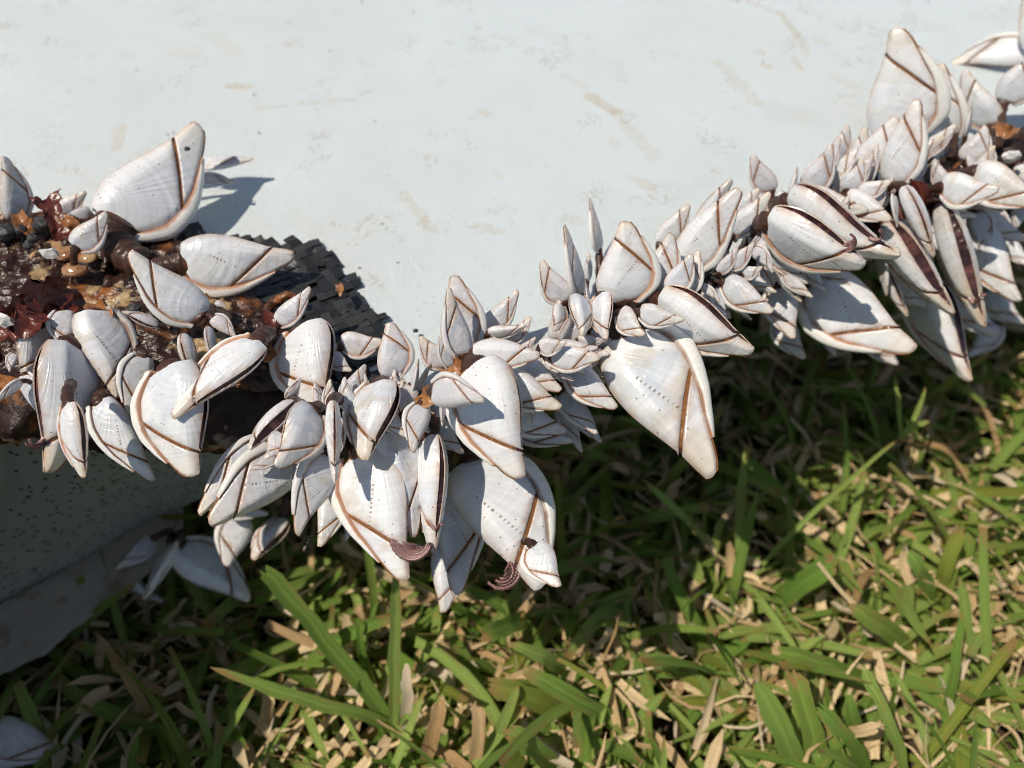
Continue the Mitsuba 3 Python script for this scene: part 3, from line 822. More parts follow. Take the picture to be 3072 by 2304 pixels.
# each row: base pixel, apex pixel, turn about its length, label
K = dict
ROWS = [
    # ---- clump on the broken black corner, left
    (357, 668, 592, 382, 10, 'largest white barnacle standing alone on the dark crust, its shadow cast on the panel', K(dt=-18, d=10, w=1.06, th=.15, pw=1.45, stalk=(440, 800, 2))),
    (600, 492, 754, 474, 60, 'thin grey barnacle poking out behind the largest standing one, upper of two', K(d=2, dt=7, w=.7, stalk=(520, 520, -3))),
    (606, 535, 700, 548, 150, 'small curved barnacle poking out behind the largest standing one, lower of two', K(d=0, dt=4, w=.8, stalk=(520, 560, -3))),
    (50, 648, 12, 474, -15, 'pale lilac barnacle pointing up at the far left above the dark crust', K(d=4, dt=12, w=.95, stalk=(60, 760, 0))),
    (168, 640, 252, 574, 0, 'lilac barnacle half hidden behind the orange flakes, pointing up right', K(d=-2, dt=6, stalk=(210, 740, -4))),
    (270, 640, 192, 648, 180, 'small rounded lilac barnacle tucked behind the big standing one', K(d=-3, dt=0, w=1.2, stalk=(280, 730, -6))),
    (232, 738, 318, 640, 6, 'small lilac barnacle with a toothed keel in front of the big standing one', K(d=16, dt=22, w=1.15, stalk=(225, 800, 4))),
    (592, 945, 400, 757, 180, 'white barnacle with a brown seam lying on the crust, apex up left', K(d=10, dt=18, w=1.0, stalk=(640, 980, 2))),
    (560, 790, 872, 757, -4, 'glossy white barnacle lying level, apex pointing right over the black weave', K(d=10, dt=17, w=1.0, stalk=(470, 800, 4))),
    (838, 967, 928, 864, 15, 'small narrow two-toned barnacle leaning up right above the black weave', K(d=8, dt=16, w=.75, stalk=(815, 1040, 2))),
    (640, 955, 708, 1008, 180, 'small pale barnacle on the crust pointing down right', K(d=12, dt=16, w=1.0, stalk=(610, 940, 6))),
    (646, 908, 678, 923, 180, 'tiny white barnacle bud on the dark crust', K(d=12, dt=13)),
    (468, 972, 368, 938, -60, 'small gaping barnacle lying on the crust with an orange slit', K(d=14, dt=18, gap=.05, stalk=(500, 990, 8))),
    (285, 940, 352, 1187, 195, 'broad white barnacle with a toothed keel hanging from the crust at left', K(d=12, dt=24, w=1.12, th=.16)),
    (187, 936, 205, 1044, 10, 'small white barnacle beside the broad toothed one, on its left', K(d=14, dt=22, w=1.25)),
    (110, 962, 62, 1139, 205, 'grey barnacle below the dark weed scrap, apex down left', K(d=8, dt=17, w=1.1)),
    (62, 1145, -14, 1212, 40, 'narrow pale barnacle cut by the left border, pointing down left', K(d=4, dt=12, w=.7)),
    (42, 1062, 28, 1114, 0, 'tiny orange tipped barnacle at the left border', K(d=4, dt=7)),
    (75, 1130, 132, 1262, 150, 'slender white barnacle behind the long left one', K(d=0, dt=6, w=.7)),
    (215, 1045, 147, 1408, 212, 'long grey white barnacle hanging before the shaded face, small dark cirri at its opening', K(d=8, dt=18, w=1.05, gap=.04, cirri=4, lil=.35)),
    (205, 1220, 258, 1424, -55, 'slim barnacle with an open slit hanging over the long left one', K(d=20, dt=27, w=1.0, gap=.05, stalk=(215, 1150, 14))),
    (205, 1330, 230, 1412, 200, 'small dark gaping barnacle half hidden under the slim one', K(d=6, dt=10, gap=.06)),
    (425, 1075, 388, 1240, 20, 'shaded lilac barnacle behind the broad dotted one', K(d=2, dt=6, w=1.1)),
    (505, 1112, 588, 1416, -28, 'broad white barnacle with a row of dots and a dark slit on its right', K(d=12, dt=26, w=1.28, th=.17, gap=.05)),
    (762, 1030, 523, 1246, -52, 'long slim barnacle lying aslant over the broad dotted one', K(d=16, dt=27, w=.95, th=.13, gap=.035, stalk=(800, 1010, 4))),
    (556, 1008, 576, 1140, 248, 'small upright barnacle with an orange slit above the slanted slim one', K(d=12, dt=17, w=1.2, th=.2, gap=.03)),
    (628, 985, 637, 1086, 250, 'small plain oval barnacle right of the orange slit one', K(d=12, dt=16, w=1.1, th=.2)),
    (300, 1215, 461, 1433, 0, 'grey barnacle in deep shade against the front face', K(d=-4, dt=2, w=.75)),
    # ---- middle cluster
    (905, 990, 968, 1222, -28, 'wide white barnacle facing forward with a dark open slit at right, above the fringe', K(d=10, dt=32, w=1.35, th=.20, gap=.05)),
    (860, 1210, 745, 1346, -72, 'white barnacle split wide open with a dark maroon slit, pointing down left', K(d=8, dt=20, w=1.2, gap=.11, th=.12)),
    (940, 1235, 830, 1395, 203, 'grey dotted barnacle with a brown band beside the split one', K(d=8, dt=20, w=1.3, th=.17, gap=.03, lil=.5)),
    (842, 1300, 800, 1377, 160, 'small grey barnacle squeezed under the split one', K(d=14, dt=19, w=1.3)),
    (825, 1372, 750, 1408, 150, 'small pale barnacle under the grey dotted one, pointing left', K(d=12, dt=17, w=.9)),
    (996, 1215, 1002, 1447, -82, 'slender barnacle seen edge on with an orange slit, right of the grey dotted one', K(d=14, dt=22, w=1.0, th=.125, gap=.02)),
    (1135, 1155, 1100, 1372, -38, 'wide white barnacle with brown bands and a gaping slit, middle of the fringe', K(d=10, dt=28, w=1.25, th=.19, gap=.075)),
    (1030, 1035, 1140, 1012, 0, 'small cracked barnacle lying on the black weave', K(d=5, dt=9, w=1.3)),
    (1182, 1122, 1156, 974, 0, 'lilac ribbed barnacle standing at the end of the black weave', K(d=6, dt=12, w=1.2, lil=.6)),
    (998, 1068, 1052, 1112, 0, 'small shaded barnacle between the wide white one and the weave', K(d=4, dt=8, w=1.2)),
    (1040, 1190, 1088, 1093, 0, 'dark grey shaded barnacle above the banded white one', K(d=2, dt=6, w=1.0, lil=1)),
    (1230, 1160, 1182, 1248, 0, 'cup shaped pale barnacle stub right of the banded white one', K(d=6, dt=12, w=1.3)),
    (1238, 1172, 1255, 1078, 90, 'slim upright barnacle seen from its keel, left of the middle rosette', K(d=4, dt=9, w=.9)),
    (1262, 1218, 1244, 1354, 20, 'small grey barnacle hanging under a brown bud, middle of the fringe', K(d=8, dt=14, w=1.2, lil=.6)),
    (1190, 1290, 1236, 1603, 205, 'long shaded blue grey barnacle with a sharp ridge', K(d=4, dt=12, w=.75, th=.13, gap=.03, lil=.5)),
    (1288, 1322, 1302, 1650, -63, 'long barnacle seen from the opening, dark slit down its right side', K(d=12, dt=22, w=.95, th=.115, gap=.035, cirri=2)),
    (1080, 1372, 1224, 1724, -18, 'long white barnacle with brown edges and curled purple cirri at its apex', K(d=12, dt=26, w=1.0, gap=.025, cirri=9)),
    (985, 1375, 888, 1596, 35, 'grey barnacle with a thick toothed keel hanging left of the long white one', K(d=12, dt=19, w=1.0, lil=.7)),
    (1005, 1470, 954, 1634, 180, 'white barnacle with one brown seam, an ant at its apex', K(d=6, dt=12, w=1.0, lil=.2)),
    (875, 1385, 638, 1568, 22, 'large grey white barnacle at the left end of the hanging fringe', K(d=4, dt=20, w=1.02, th=.15, lil=.3)),
    (800, 1330, 604, 1538, 8, 'narrow barnacle behind the large one at the left end of the fringe', K(d=-3, dt=10, w=.7, lil=.6)),
    (897, 1390, 890, 1475, 0, 'small narrow strip of a barnacle behind the toothed grey one', K(d=6, dt=9, w=.8)),
    (985, 1450, 1030, 1512, 180, 'small lilac barnacle between the ant one and the long white one', K(d=9, dt=13, w=1.1)),
    (1058, 1520, 1033, 1618, 180, 'white apex of a barnacle peeping out left of the long white one', K(d=4, dt=8, w=.9)),
    (1344, 1645, 1326, 1832, 185, 'lowest barnacle of the fringe with brown cirri at its apex', K(d=10, dt=14, w=1.1, gap=.03, cirri=3, lil=.4, stalk=(1340, 1560, 4))),
    (1352, 1470, 1376, 1776, 185, 'shaded grey barnacle behind the lowest one', K(d=0, dt=6, w=.9, lil=.6)),
    (1428, 1392, 1607, 1758, 182, 'very large stained white barnacle with a brown seam and purple cirri below', K(d=10, dt=24, w=1.12, th=.15, gap=.02, cirri=8, lil=0)),
    (1602, 1642, 1674, 1758, 8, 'small white barnacle riding on the apex of the very large stained one', K(d=0, dt=8, w=1.2, lil=.1, stalk=(1570, 1625), like=(1428, 1392, 27))),
    (1424, 1108, 1570, 1418, -16, 'large bright white barnacle with a long row of brown dots, hanging over the stained one', K(d=16, dt=32, w=1.12, th=.15, gap=.03, lil=0)),
    (1302, 1175, 1448, 1196, 160, 'lilac barnacle lying across the top of the dotted white one', K(d=24, dt=36, w=1.2, lil=.8)),
    (1328, 1205, 1327, 1278, -90, 'tiny slit barnacle hanging left of the dotted white one', K(d=14, dt=17, w=1.0)),
    (1385, 1040, 1353, 833, 10, 'tall outer barnacle of the middle rosette, standing against the white panel', K(d=4, dt=14, w=1.3, th=.12, lil=.6)),
    (1388, 1060, 1350, 870, 150, 'grey inner barnacle of the middle rosette nested in the tall one', K(d=14, dt=20, w=.9, lil=.9)),
    (1335, 1092, 1262, 1014, 190, 'small pinkish barnacle leaning left from the middle rosette', K(d=6, dt=10, w=1.2, lil=1)),
    (1348, 1098, 1328, 1005, 150, 'tiny slim barnacle in front of the pinkish one', K(d=12, dt=16, w=.9, lil=.9)),
    (1462, 985, 1553, 876, 0, 'slim lilac barnacle pointing up right from the middle rosette', K(d=2, dt=9, w=.9, lil=.7)),
    (1470, 1000, 1577, 976, -30, 'white edged barnacle above the plump one of the middle rosette', K(d=10, dt=15, w=.9, lil=.4)),
    (1530, 1022, 1587, 950, 20, 'brown edged barnacle behind the plump one, apex up', K(d=4, dt=9, w=1.1)),
    (1428, 1062, 1612, 1049, 0, 'plump white barnacle pointing right, at the front of the middle rosette', K(d=16, dt=24, w=1.12, th=.16, lil=.35)),
    (1560, 1085, 1682, 1164, 0, 'shaded grey barnacle with a white apex under the plump one', K(d=8, dt=15, w=1.0, lil=.6)),
    (1505, 1132, 1676, 1222, 0, 'half shaded white barnacle second below the plump one', K(d=8, dt=17, w=1.0, th=.14, lil=.4)),
    (1540, 1235, 1698, 1288, 0, 'shaded barnacle third below the plump one, apex right', K(d=2, dt=10, w=1.0, lil=.5)),
    (1560, 1265, 1712, 1330, 0, 'dark shaded barnacle lowest below the plump one', K(d=-5, dt=2, w=1.0, lil=.8)),
    (1690, 1215, 1743, 1352, 30, 'dark shaded barnacle hanging down behind the iridescent one, left', K(d=-6, dt=0, w=.8, lil=.9)),
    (1730, 1220, 1802, 1324, 30, 'shaded barnacle hanging down behind the iridescent one, right', K(d=-2, dt=4, w=.9, lil=.8)),
    (1622, 1042, 1698, 1026, 0, 'small barnacle with a brown seam right of the plump one', K(d=12, dt=16, w=1.2, lil=.6)),
    (1658, 1072, 1793, 1056, 0, 'half shaded barnacle pointing right toward the large bright one', K(d=8, dt=16, w=1.1, lil=.5)),
    (1712, 1108, 1849, 1216, 2, 'ribbed barnacle with an iridescent sheen beside the large bright one', K(d=8, dt=16, w=1.0, lil=.6)),
    (1685, 1185, 1793, 1294, 30, 'narrow ribbed barnacle below the iridescent one', K(d=3, dt=9, w=.8, lil=.5)),
    (1882, 1022, 2118, 1424, 180, 'largest bright white barnacle hanging free over the lawn with an orange keel line', K(d=12, dt=30, w=.97, th=.15, gap=.03, lil=0)),
    # ---- rosette right of the middle
    (1985, 912, 2254, 1043, -32, 'large white barnacle pointing right with a dark open top edge, over the dark lawn', K(d=10, dt=24, w=1.05, th=.14, gap=.07, lil=.1)),
    (1925, 938, 2048, 958, 0, 'grey barnacle lying along the top of the large open one', K(d=16, dt=22, w=1.1, lil=.6)),
    (1862, 940, 1930, 1004, -15, 'short square looking barnacle above the largest bright one', K(d=12, dt=24, w=1.3, th=.16, lil=.4)),
    (1803, 888, 1816, 1016, -42, 'stout small barnacle facing forward, right of a pair', K(d=16, dt=27, w=1.15, th=.20, gap=.03, lil=.3)),
    (1735, 890, 1748, 1006, 218, 'stout small barnacle facing forward, left of a pair', K(d=16, dt=26, w=1.2, th=.21, gap=.02, lil=.45)),
    (1682, 918, 1664, 992, 215, 'smaller stout barnacle left of the forward facing pair', K(d=10, dt=18, w=1.2, th=.2, lil=.7)),
    (1692, 900, 1624, 786, 190, 'grey barnacle leaning up left at the end of the right rosette', K(d=6, dt=12, w=1.15, lil=.8)),
    (1738, 880, 1697, 678, 108, 'slim upright barnacle seen edge on against the panel, left of two', K(d=4, dt=14, w=.9, th=.14, lil=.6)),
    (1795, 745, 1765, 601, 108, 'slim upright barnacle seen edge on against the panel, right of two', K(d=-2, dt=7, w=.9, th=.14, lil=.6)),
    (1762, 835, 1764, 757, 60, 'small dark shaded barnacle apex between the slim upright ones', K(d=-4, dt=0, w=.9, lil=1)),
    (1768, 905, 1757, 846, 100, 'tiny orange edged barnacle above the forward facing pair', K(d=12, dt=15, w=1.0, lil=.8)),
    (1868, 895, 1866, 670, -6, 'broad upright barnacle with an orange brown seam, centre of the right rosette', K(d=10, dt=22, w=1.35, th=.17, lil=.05)),
    (1948, 872, 2015, 704, 0, 'upright barnacle with a brown band right of the broad upright one', K(d=6, dt=13, w=1.1, lil=.4)),
    (1985, 725, 2058, 612, 0, 'barnacle mostly hidden behind the tall dotted right one', K(d=-4, dt=2, w=1.0, lil=.4)),
    (2058, 790, 2190, 560, 0, 'tall white barnacle with a brown seam and dots leaning up right', K(d=6, dt=16, w=1.05, th=.14, lil=.1)),
    (2090, 690, 2176, 536, -20, 'apex of a barnacle rising behind the tall white leaning one', K(d=-4, dt=5, w=.8, lil=.2)),
    (2015, 868, 2068, 764, 0, 'small shaded barnacle with a toothed keel under the tall leaning one, left of two', K(d=14, dt=18, w=1.3, lil=.5)),
    (2058, 872, 2092, 753, 25, 'small shaded barnacle with a toothed keel under the tall leaning one, right of two', K(d=10, dt=14, w=1.0, lil=.5)),
    (2178, 850, 2319, 924, 0, 'grey white barnacle pointing right above the dark gap to the lawn', K(d=8, dt=15, w=1.15, th=.15, lil=.3)),
    (2196, 800, 2258, 726, 0, 'shaded small barnacle between the tall leaning one and the open pair', K(d=8, dt=12, w=1.0, lil=.9)),
    (2160, 815, 2210, 742, 0, 'tiny dark barnacle at the foot of the tall leaning one', K(d=6, dt=9, w=.9, lil=1)),
    (2232, 822, 2286, 802, 0, 'small brown seamed barnacle left of the open pair, foot of the bank', K(d=12, dt=16, w=1.3, lil=.6)),
    (2265, 745, 2318, 815, 150, 'small grey barnacle under the open pair, pointing down right', K(d=10, dt=13, w=.9, lil=.9)),
    (2140, 870, 2185, 960, 40, 'slim small barnacle above the dark gap, pointing down', K(d=6, dt=9, w=.9, lil=.6)),
    (2110, 860, 2160, 905, 150, 'tiny barnacle between two keels at the foot of the tall leaning one', K(d=12, dt=15, w=.8, lil=.6)),
    # ---- bank at the right
    (2200, 695, 2303, 577, 0, 'half shaded barnacle pointing up right, left of the open pair', K(d=6, dt=13, w=1.05, lil=.5)),
    (2212, 640, 2268, 563, 0, 'small white barnacle behind the half shaded one', K(d=-2, dt=3, w=1.0, lil=.5)),
    (2310, 568, 2263, 466, 190, 'grey shaded barnacle standing up against the white panel left of the bank', K(d=2, dt=9, w=1.1, lil=1)),
    (2348, 575, 2330, 632, 180, 'small brownish barnacle stub at the left of the bank', K(d=6, dt=9, w=1.3, lil=.9)),
    (2370, 595, 2392, 503, 95, 'slim pale barnacle seen from its keel at the left end of the bank', K(d=2, dt=6, w=.9, lil=.7)),
    (2432, 565, 2494, 440, 0, 'dotted barnacle at the left of the upper row on the bank', K(d=6, dt=13, w=1.15, lil=.55)),
    (2545, 566, 2588, 480, 0, 'short barnacle second in the upper row of the bank', K(d=10, dt=15, w=1.2, lil=.5)),
    (2500, 480, 2540, 378, -10, 'barnacle behind the upper row of the bank, pale apex up', K(d=0, dt=6, w=1.0, lil=.4)),
    (2592, 505, 2675, 350, 8, 'glossy barnacle with a brown keel line in the upper row of the bank', K(d=6, dt=13, w=1.15, lil=.3)),
    (2682, 540, 2735, 303, 18, 'tall slim barnacle with a curved keel at the right of the upper row', K(d=8, dt=15, w=.9, lil=.2)),
    (2728, 545, 2768, 455, 30, 'dark shaded barnacle at the right end of the upper row', K(d=0, dt=4, w=1.0, lil=.9)),
    (2585, 576, 2671, 540, 0, 'small white barnacle lying at the foot of the upper row', K(d=12, dt=16, w=1.1, lil=.2)),
    (2705, 402, 2684, 94, 14, 'large white barnacle with a tan apex standing high on the right', K(d=2, dt=20, w=1.25, th=.16, lil=0, stalk=(2790, 470, 0))),
    (2852, 402, 2806, 200, 38, 'white barnacle behind the large tan tipped one, showing its keel', K(d=-4, dt=8, w=1.0, lil=.1, stalk=(2850, 470, 0))),
    (3090, 148, 2856, 186, -20, 'white barnacle lying level at the upper right with a dark opening under its apex', K(d=0, dt=6, w=.8, gap=.05, lil=0, stalk=(3110, 300, -8))),
    (2968, 372, 2902, 214, 200, 'broad white barnacle below the level one at the upper right', K(d=-6, dt=2, w=1.2, lil=.1, stalk=(3000, 440, 0))),
    (3015, 300, 3088, 165, 0, 'white barnacle on a short dark stalk at the right border', K(d=8, dt=13, w=1.3, lil=.3, stalk=(3010, 400, 2))),
    (3130, 140, 3072, -70, -10, 'blurred white barnacle cut by the top right corner', K(d=10, dt=22, w=1.1, lil=0, stalk=(3190, 330, -8))),
    (2905, 478, 2957, 380, 0, 'small grey barnacle on the dark patch of the bank', K(d=8, dt=12, w=1.2, lil=.6)),
    (2898, 402, 2917, 312, 95, 'slim barnacle seen from its keel left of the broad upper right one', K(d=2, dt=6, w=.9, lil=.6)),
    (2832, 562, 2994, 566, 2, 'white barnacle lying level at the right, its keel below', K(d=12, dt=18, w=1.2, th=.14, lil=.2)),
    (2930, 520, 3122, 602, 0, 'white barnacle with a broad orange seam at the right border', K(d=8, dt=15, w=1.1, lil=.1)),
    (2940, 645, 3082, 708, 0, 'half shaded barnacle under the level right one', K(d=4, dt=9, w=1.0, lil=.4)),
    (2925, 682, 3038, 904, -8, 'white barnacle with an orange seam hanging at the right border', K(d=8, dt=18, w=1.1, lil=.1)),
    (3018, 722, 3090, 792, 0, 'white barnacle apex cut by the right border', K(d=6, dt=10, w=1.0, lil=.1)),
    (2965, 870, 3064, 972, 0, 'shaded blue grey barnacle lowest at the right border', K(d=-2, dt=5, w=1.1, lil=.4)),
    (2818, 632, 2948, 972, -72, 'long barnacle facing forward with a dark slit full of purple cirri', K(d=10, dt=24, w=1.0, th=.12, gap=.055, lil=.1, cirri=2)),
    (2712, 568, 2804, 762, -72, 'slim barnacle with a closed brown slit above the long gaping ones', K(d=14, dt=21, w=.9, th=.13, gap=.02, lil=.3)),
    (2655, 690, 2852, 938, -64, 'long barnacle split wide open with a maroon slit, middle of the bank', K(d=6, dt=20, w=1.0, th=.12, gap=.075, lil=.1)),
    (2680, 588, 2692, 682, 80, 'small plain oval barnacle in the middle of the bank', K(d=10, dt=13, w=1.2, lil=.6)),
    (2543, 590, 2674, 648, 0, 'white barnacle with a half shaded side behind the open pair', K(d=10, dt=16, w=1.1, lil=.3)),
    (2410, 592, 2602, 614, 0, 'white barnacle lying level behind the open pair', K(d=6, dt=12, w=.9, lil=.3)),
    (2374, 615, 2693, 760, -46, 'upper barnacle of the open pair, brown slit along its top edge', K(d=14, dt=28, w=.95, th=.14, gap=.05, lil=.05, cirri=2)),
    (2315, 668, 2588, 788, -38, 'lower barnacle of the open pair with brown cirri spilling from its slit', K(d=20, dt=34, w=1.12, th=.17, gap=.06, lil=.05, cirri=7)),
    (2440, 862, 2738, 1040, 8, 'big white barnacle with a creamy apex under the open pair, over the dark lawn', K(d=8, dt=22, w=1.05, th=.15, lil=0)),
    (2645, 805, 2722, 945, -70, 'narrow shaded barnacle with a brown slit right of the creamy one', K(d=4, dt=10, w=.9, gap=.03, lil=.7)),
    (2765, 860, 2903, 1136, -42, 'pointed barnacle with a long maroon slit hanging lowest on the right', K(d=8, dt=20, w=1.0, th=.13, gap=.06, lil=.05)),
    (2990, 975, 2905, 1066, 180, 'dark shaded barnacle behind the pointed lowest one', K(d=-6, dt=-2, w=1.0, lil=.8)),
    (2340, 866, 2374, 1012, 0, 'grey barnacle with a brown seam hanging left of the creamy one', K(d=6, dt=12, w=1.2, lil=.7)),
    (2358, 822, 2434, 890, 0, 'small lilac barnacle above the creamy one', K(d=14, dt=18, w=.9, lil=.8)),
    (2335, 965, 2418, 1068, 15, 'olive shaded barnacle under the bank with a reddish opening', K(d=-10, dt=-4, w=1.3, gap=.04, lil=.4)),
    (2482, 985, 2508, 1066, 0, 'small shaded barnacle apex under the creamy one, left', K(d=-8, dt=-4, w=1.0, lil=.6)),
    (2548, 1000, 2576, 1056, 0, 'small shaded barnacle apex under the creamy one, right', K(d=-8, dt=-4, w=1.0, lil=.6)),
    (2612, 1010, 2696, 1086, 0, 'shaded brown edged barnacle under the creamy one, near its apex', K(d=-8, dt=-3, w=1.0, lil=.6)),
    (2690, 830, 2772, 916, 0, 'shaded barnacle with a brown spot between the long gaping one and the creamy one', K(d=0, dt=5, w=1.1, lil=.5)),
    (2760, 720, 2800, 860, -60, 'thin shaded barnacle between the two long gaping ones', K(d=2, dt=8, w=.9, gap=.03, lil=.5)),
    (2860, 880, 2990, 1010, 10, 'blue grey shaded barnacle right of the pointed lowest one', K(d=-4, dt=3, w=1.0, lil=.5)),
    # ---- under the panel, in shade
    (455, 1620, 352, 1706, 150, 'shaded barnacle under the panel, uppermost left of that group', K(d=-48, dt=-44, w=1.0, lil=.4, stalk=(520, 1590, -52))),
    (350, 1722, 487, 1806, -60, 'shaded barnacle under the panel with an orange slit, lowest left', K(d=-44, dt=-40, w=.9, gap=.03, lil=.4, stalk=(420, 1680, -52))),
    (526, 1635, 432, 1795, 90, 'narrow shaded barnacle under the panel seen from its keel', K(d=-42, dt=-38, w=.8, lil=.4, stalk=(540, 1600, -52))),
    (545, 1648, 740, 1800, 200, 'long shaded barnacle under the panel pointing down right', K(d=-44, dt=-38, w=1.0, gap=.02, lil=.1, stalk=(530, 1610, -52))),
    (722, 1560, 690, 1696, 10, 'pale shaded barnacle behind the long one under the panel', K(d=-46, dt=-40, w=1.3, lil=.3, stalk=(700, 1500, -52))),
    (842, 1560, 770, 1678, -50, 'dark round gaping barnacle under the fringe in shade', K(d=-44, dt=-34, w=1.3, th=.2, gap=.10, lil=.6, stalk=(860, 1490, -52))),
    (640, 1500, 800, 1540, 20, 'shaded barnacle lying level just under the front face', K(d=-44, dt=-40, w=.9, lil=.4, stalk=(620, 1500, -52))),
    (-30, 2198, 196, 2256, 8, 'dim barnacle at the bottom left corner in shade, apex right', K(gz=.028, dt=6, w=1.0, lil=.5, stalk=(-110, 2180))),
    (-60, 2290, 66, 2320, 8, 'dim barnacle cut by the bottom left corner', K(gz=.024, dt=4, w=1.0, lil=.5, stalk=(-120, 2250))),
]
for bx, by, tx, ty, rho, label, kw in ROWS:
    barnacle(bx, by, tx, ty, rho, label, **kw)

# small ones that fill the gaps of the crowd, behind the larger ones
rf = np.random.default_rng(91)
USED = set()
HANDLES = [(935, 1110, 'wide one with dark slit'), (1120, 1260, 'wide one with brown bands'), (1150, 1550, 'long white one with cirri'), (1295, 1480, 'long one with slit at right'), (1500, 1260, 'bright one with long dot row'),
           (1515, 1570, 'very large stained one'), (1520, 1060, 'plump one of the middle rosette'), (1370, 940, 'tall one of the middle rosette'), (1780, 1160, 'iridescent ribbed one'), (1590, 1180, 'half shaded one below the plump one'), (2000, 1220, 'largest bright one over the lawn'),
           (1870, 780, 'broad upright one with orange seam'), (2120, 680, 'tall leaning one with dots'), (2120, 980, 'large open one over the lawn'), (1775, 950, 'stout forward facing pair'), (2250, 890, 'grey white one above the dark gap'), (2455, 730, 'open pair with brown cirri'),
           (2590, 960, 'big creamy tipped one'), (2750, 815, 'split maroon slit one'), (2885, 800, 'long gaping one with cirri'), (2835, 1000, 'pointed lowest one at right'), (2980, 790, 'orange seamed one at the right border'), (2910, 565, 'level one at the right'), (2640, 430, 'glossy one of the upper row'),
           (2460, 500, 'dotted one of the upper row'), (2250, 640, 'half shaded one pointing up right'), (740, 1480, 'large one at the fringe end')]
def filler_label(X_, Y_, ln_, an_, up_):
    cx_, cy_ = X_ + .6 * ln_ * math.cos(an_), Y_ + .6 * ln_ * math.sin(an_)
    for hx, hy, hn in sorted(HANDLES, key=lambda h: math.hypot(h[0] - cx_, h[1] - cy_)):
        dx_, dy_ = cx_ - hx, cy_ - hy
        side = ('left of' if dx_ < 0 else 'right of') if abs(dx_) > 1.6 * abs(dy_) else ('above' if dy_ < 0 else 'below') if abs(dy_) > 1.6 * abs(dx_) else ('above left of' if dx_ < 0 else 'above right of') if dy_ < 0 else ('below left of' if dx_ < 0 else 'below right of')
        lab = f"small {'upright' if up_ else 'hanging'} barnacle half hidden {side} the {hn}"
        if lab not in USED:
            break
    USED.add(lab)
    return lab


LINE = np.array([(880, 1200), (1000, 1225), (1150, 1215), (1300, 1165), (1500, 1085), (1700, 1005), (2000, 865), (2300, 735), (2700, 590), (3060, 470)], float)
for i in range(130):
    f = i / 130 + rf.uniform(-.006, .006)
    X_ = 890 + (3060 - 890) * np.clip(f, 0, 1)
    Y_ = np.interp(X_, LINE[:, 0], LINE[:, 1])
    k = rf.uniform(-1, 1)
    up_ = k > .1
    X_, Y_ = X_ + rf.normal(0, 22), Y_ + (rf.uniform(-22, 25) if up_ else rf.uniform(10, 150 if X_ > 1900 else 110))
    an_ = math.radians(rf.uniform(-120, -40) if up_ else rf.uniform(15, 115))
    ln_ = rf.uniform(55, 105) if up_ else rf.uniform(70, 150)
    lab = filler_label(X_, Y_, ln_, an_, up_)
    barnacle(X_, Y_, X_ + ln_ * math.cos(an_), Y_ + ln_ * math.sin(an_), rf.choice([0, 0, 15, -25, 180, 195, -65, 100]) + rf.normal(0, 8), lab,
             d=rf.uniform(-4, 5) if up_ else rf.uniform(-6, 6), dt=None, w=rf.uniform(.7, 1.1), lil=rf.uniform(.4, 1.0), gap=rf.uniform(.01, .035))
for i in range(34):
    if i < 20:
        f = (i + rf.uniform(-.3, .3)) / 20
        X_, Y_ = 2395 + 390 * f + rf.normal(0, 8), 588 - 95 * f + rf.uniform(-60, 20)
        an_, ln_ = math.radians(rf.uniform(-78, -38)), rf.uniform(85, 140)
    else:
        f = (i - 20 + rf.uniform(-.3, .3)) / 14
        X_, Y_ = 1480 + 280 * f, 1120 - 60 * f + rf.uniform(-50, 60)
        an_, ln_ = math.radians(rf.uniform(-30, 50)), rf.uniform(80, 140)
    lab = filler_label(X_, Y_, ln_, an_, i < 20)
    barnacle(X_, Y_, X_ + ln_ * math.cos(an_), Y_ + ln_ * math.sin(an_), rf.choice([0, 10, 20]) + rf.normal(0, 8), lab, d=rf.uniform(-3, 4), w=rf.uniform(.7, .95), lil=rf.uniform(.4, .9), gap=.01)

# ---------------------------------------------------------------- crust, weed, grit
ex = np.linspace(-.1445, .275, 300)
rad = np.interp(ex, [-.2, -.15, -.10, -.05, -.03, .0, .03, .08, .12, .16, .2, .275], [.0095, .011, .011, .009, .006, .0058, .0065, .0085, .010, .012, .013, .013])
ns = 30
an = np.linspace(0, 2 * np.pi, ns, endpoint=False)
P = np.empty((len(ex), ns, 3))
for i, x in enumerate(ex):
    o = outward(x)
    P[i] = np.array([x, float(fy(x)), H - .006])[None] + o[None] * .0005 + rad[i] * (np.cos(an)[:, None] * o[None] + np.sin(an)[:, None] * np.array([[0, 0, .85]]))
cen = P.mean(1, keepdims=True)
P = cen + (P - cen) * (.55 + .9 * meshkit.fbm(P * 170, 4, 11))[..., None]
crust = put('dried_crust', (P.reshape(-1, 3), grid_faces(len(ex), ns, wrap=True)), 'crust', smooth=True)
tag(crust, 'dark dried crust of stalk remains along the panel edge, between the barnacles', 'crust')
cp_ = Polygon([onz(x, y, H)[:2] for x, y in [(-420, 760), (-200, 690), (0, 672), (180, 655), (330, 668), (520, 690), (640, 760), (760, 870), (860, 960), (930, 1060), (980, 1200), (600, 1205), (0, 1165), (-420, 1300)]])
x0, y0, x1, y1 = cp_.bounds
gx, gy = np.meshgrid(np.linspace(x0, x1, 190), np.linspace(y0, y1, 120), indexing='ij')
inside = contains_xy(cp_, gx, gy)
dist = distance(cp_.boundary, points(gx, gy)) * inside
q = np.stack([gx, gy, gx * 0], -1)
hh = np.clip(dist * .6, 0, .0045) * (.3 + 1.5 * meshkit.fbm(q * 75, 3, 21))
wr = np.abs(meshkit.fbm(q * [150, 420, 1] + 3 * meshkit.fbm(q * 60, 2, 3)[..., None], 3, 9) - .5) * 2
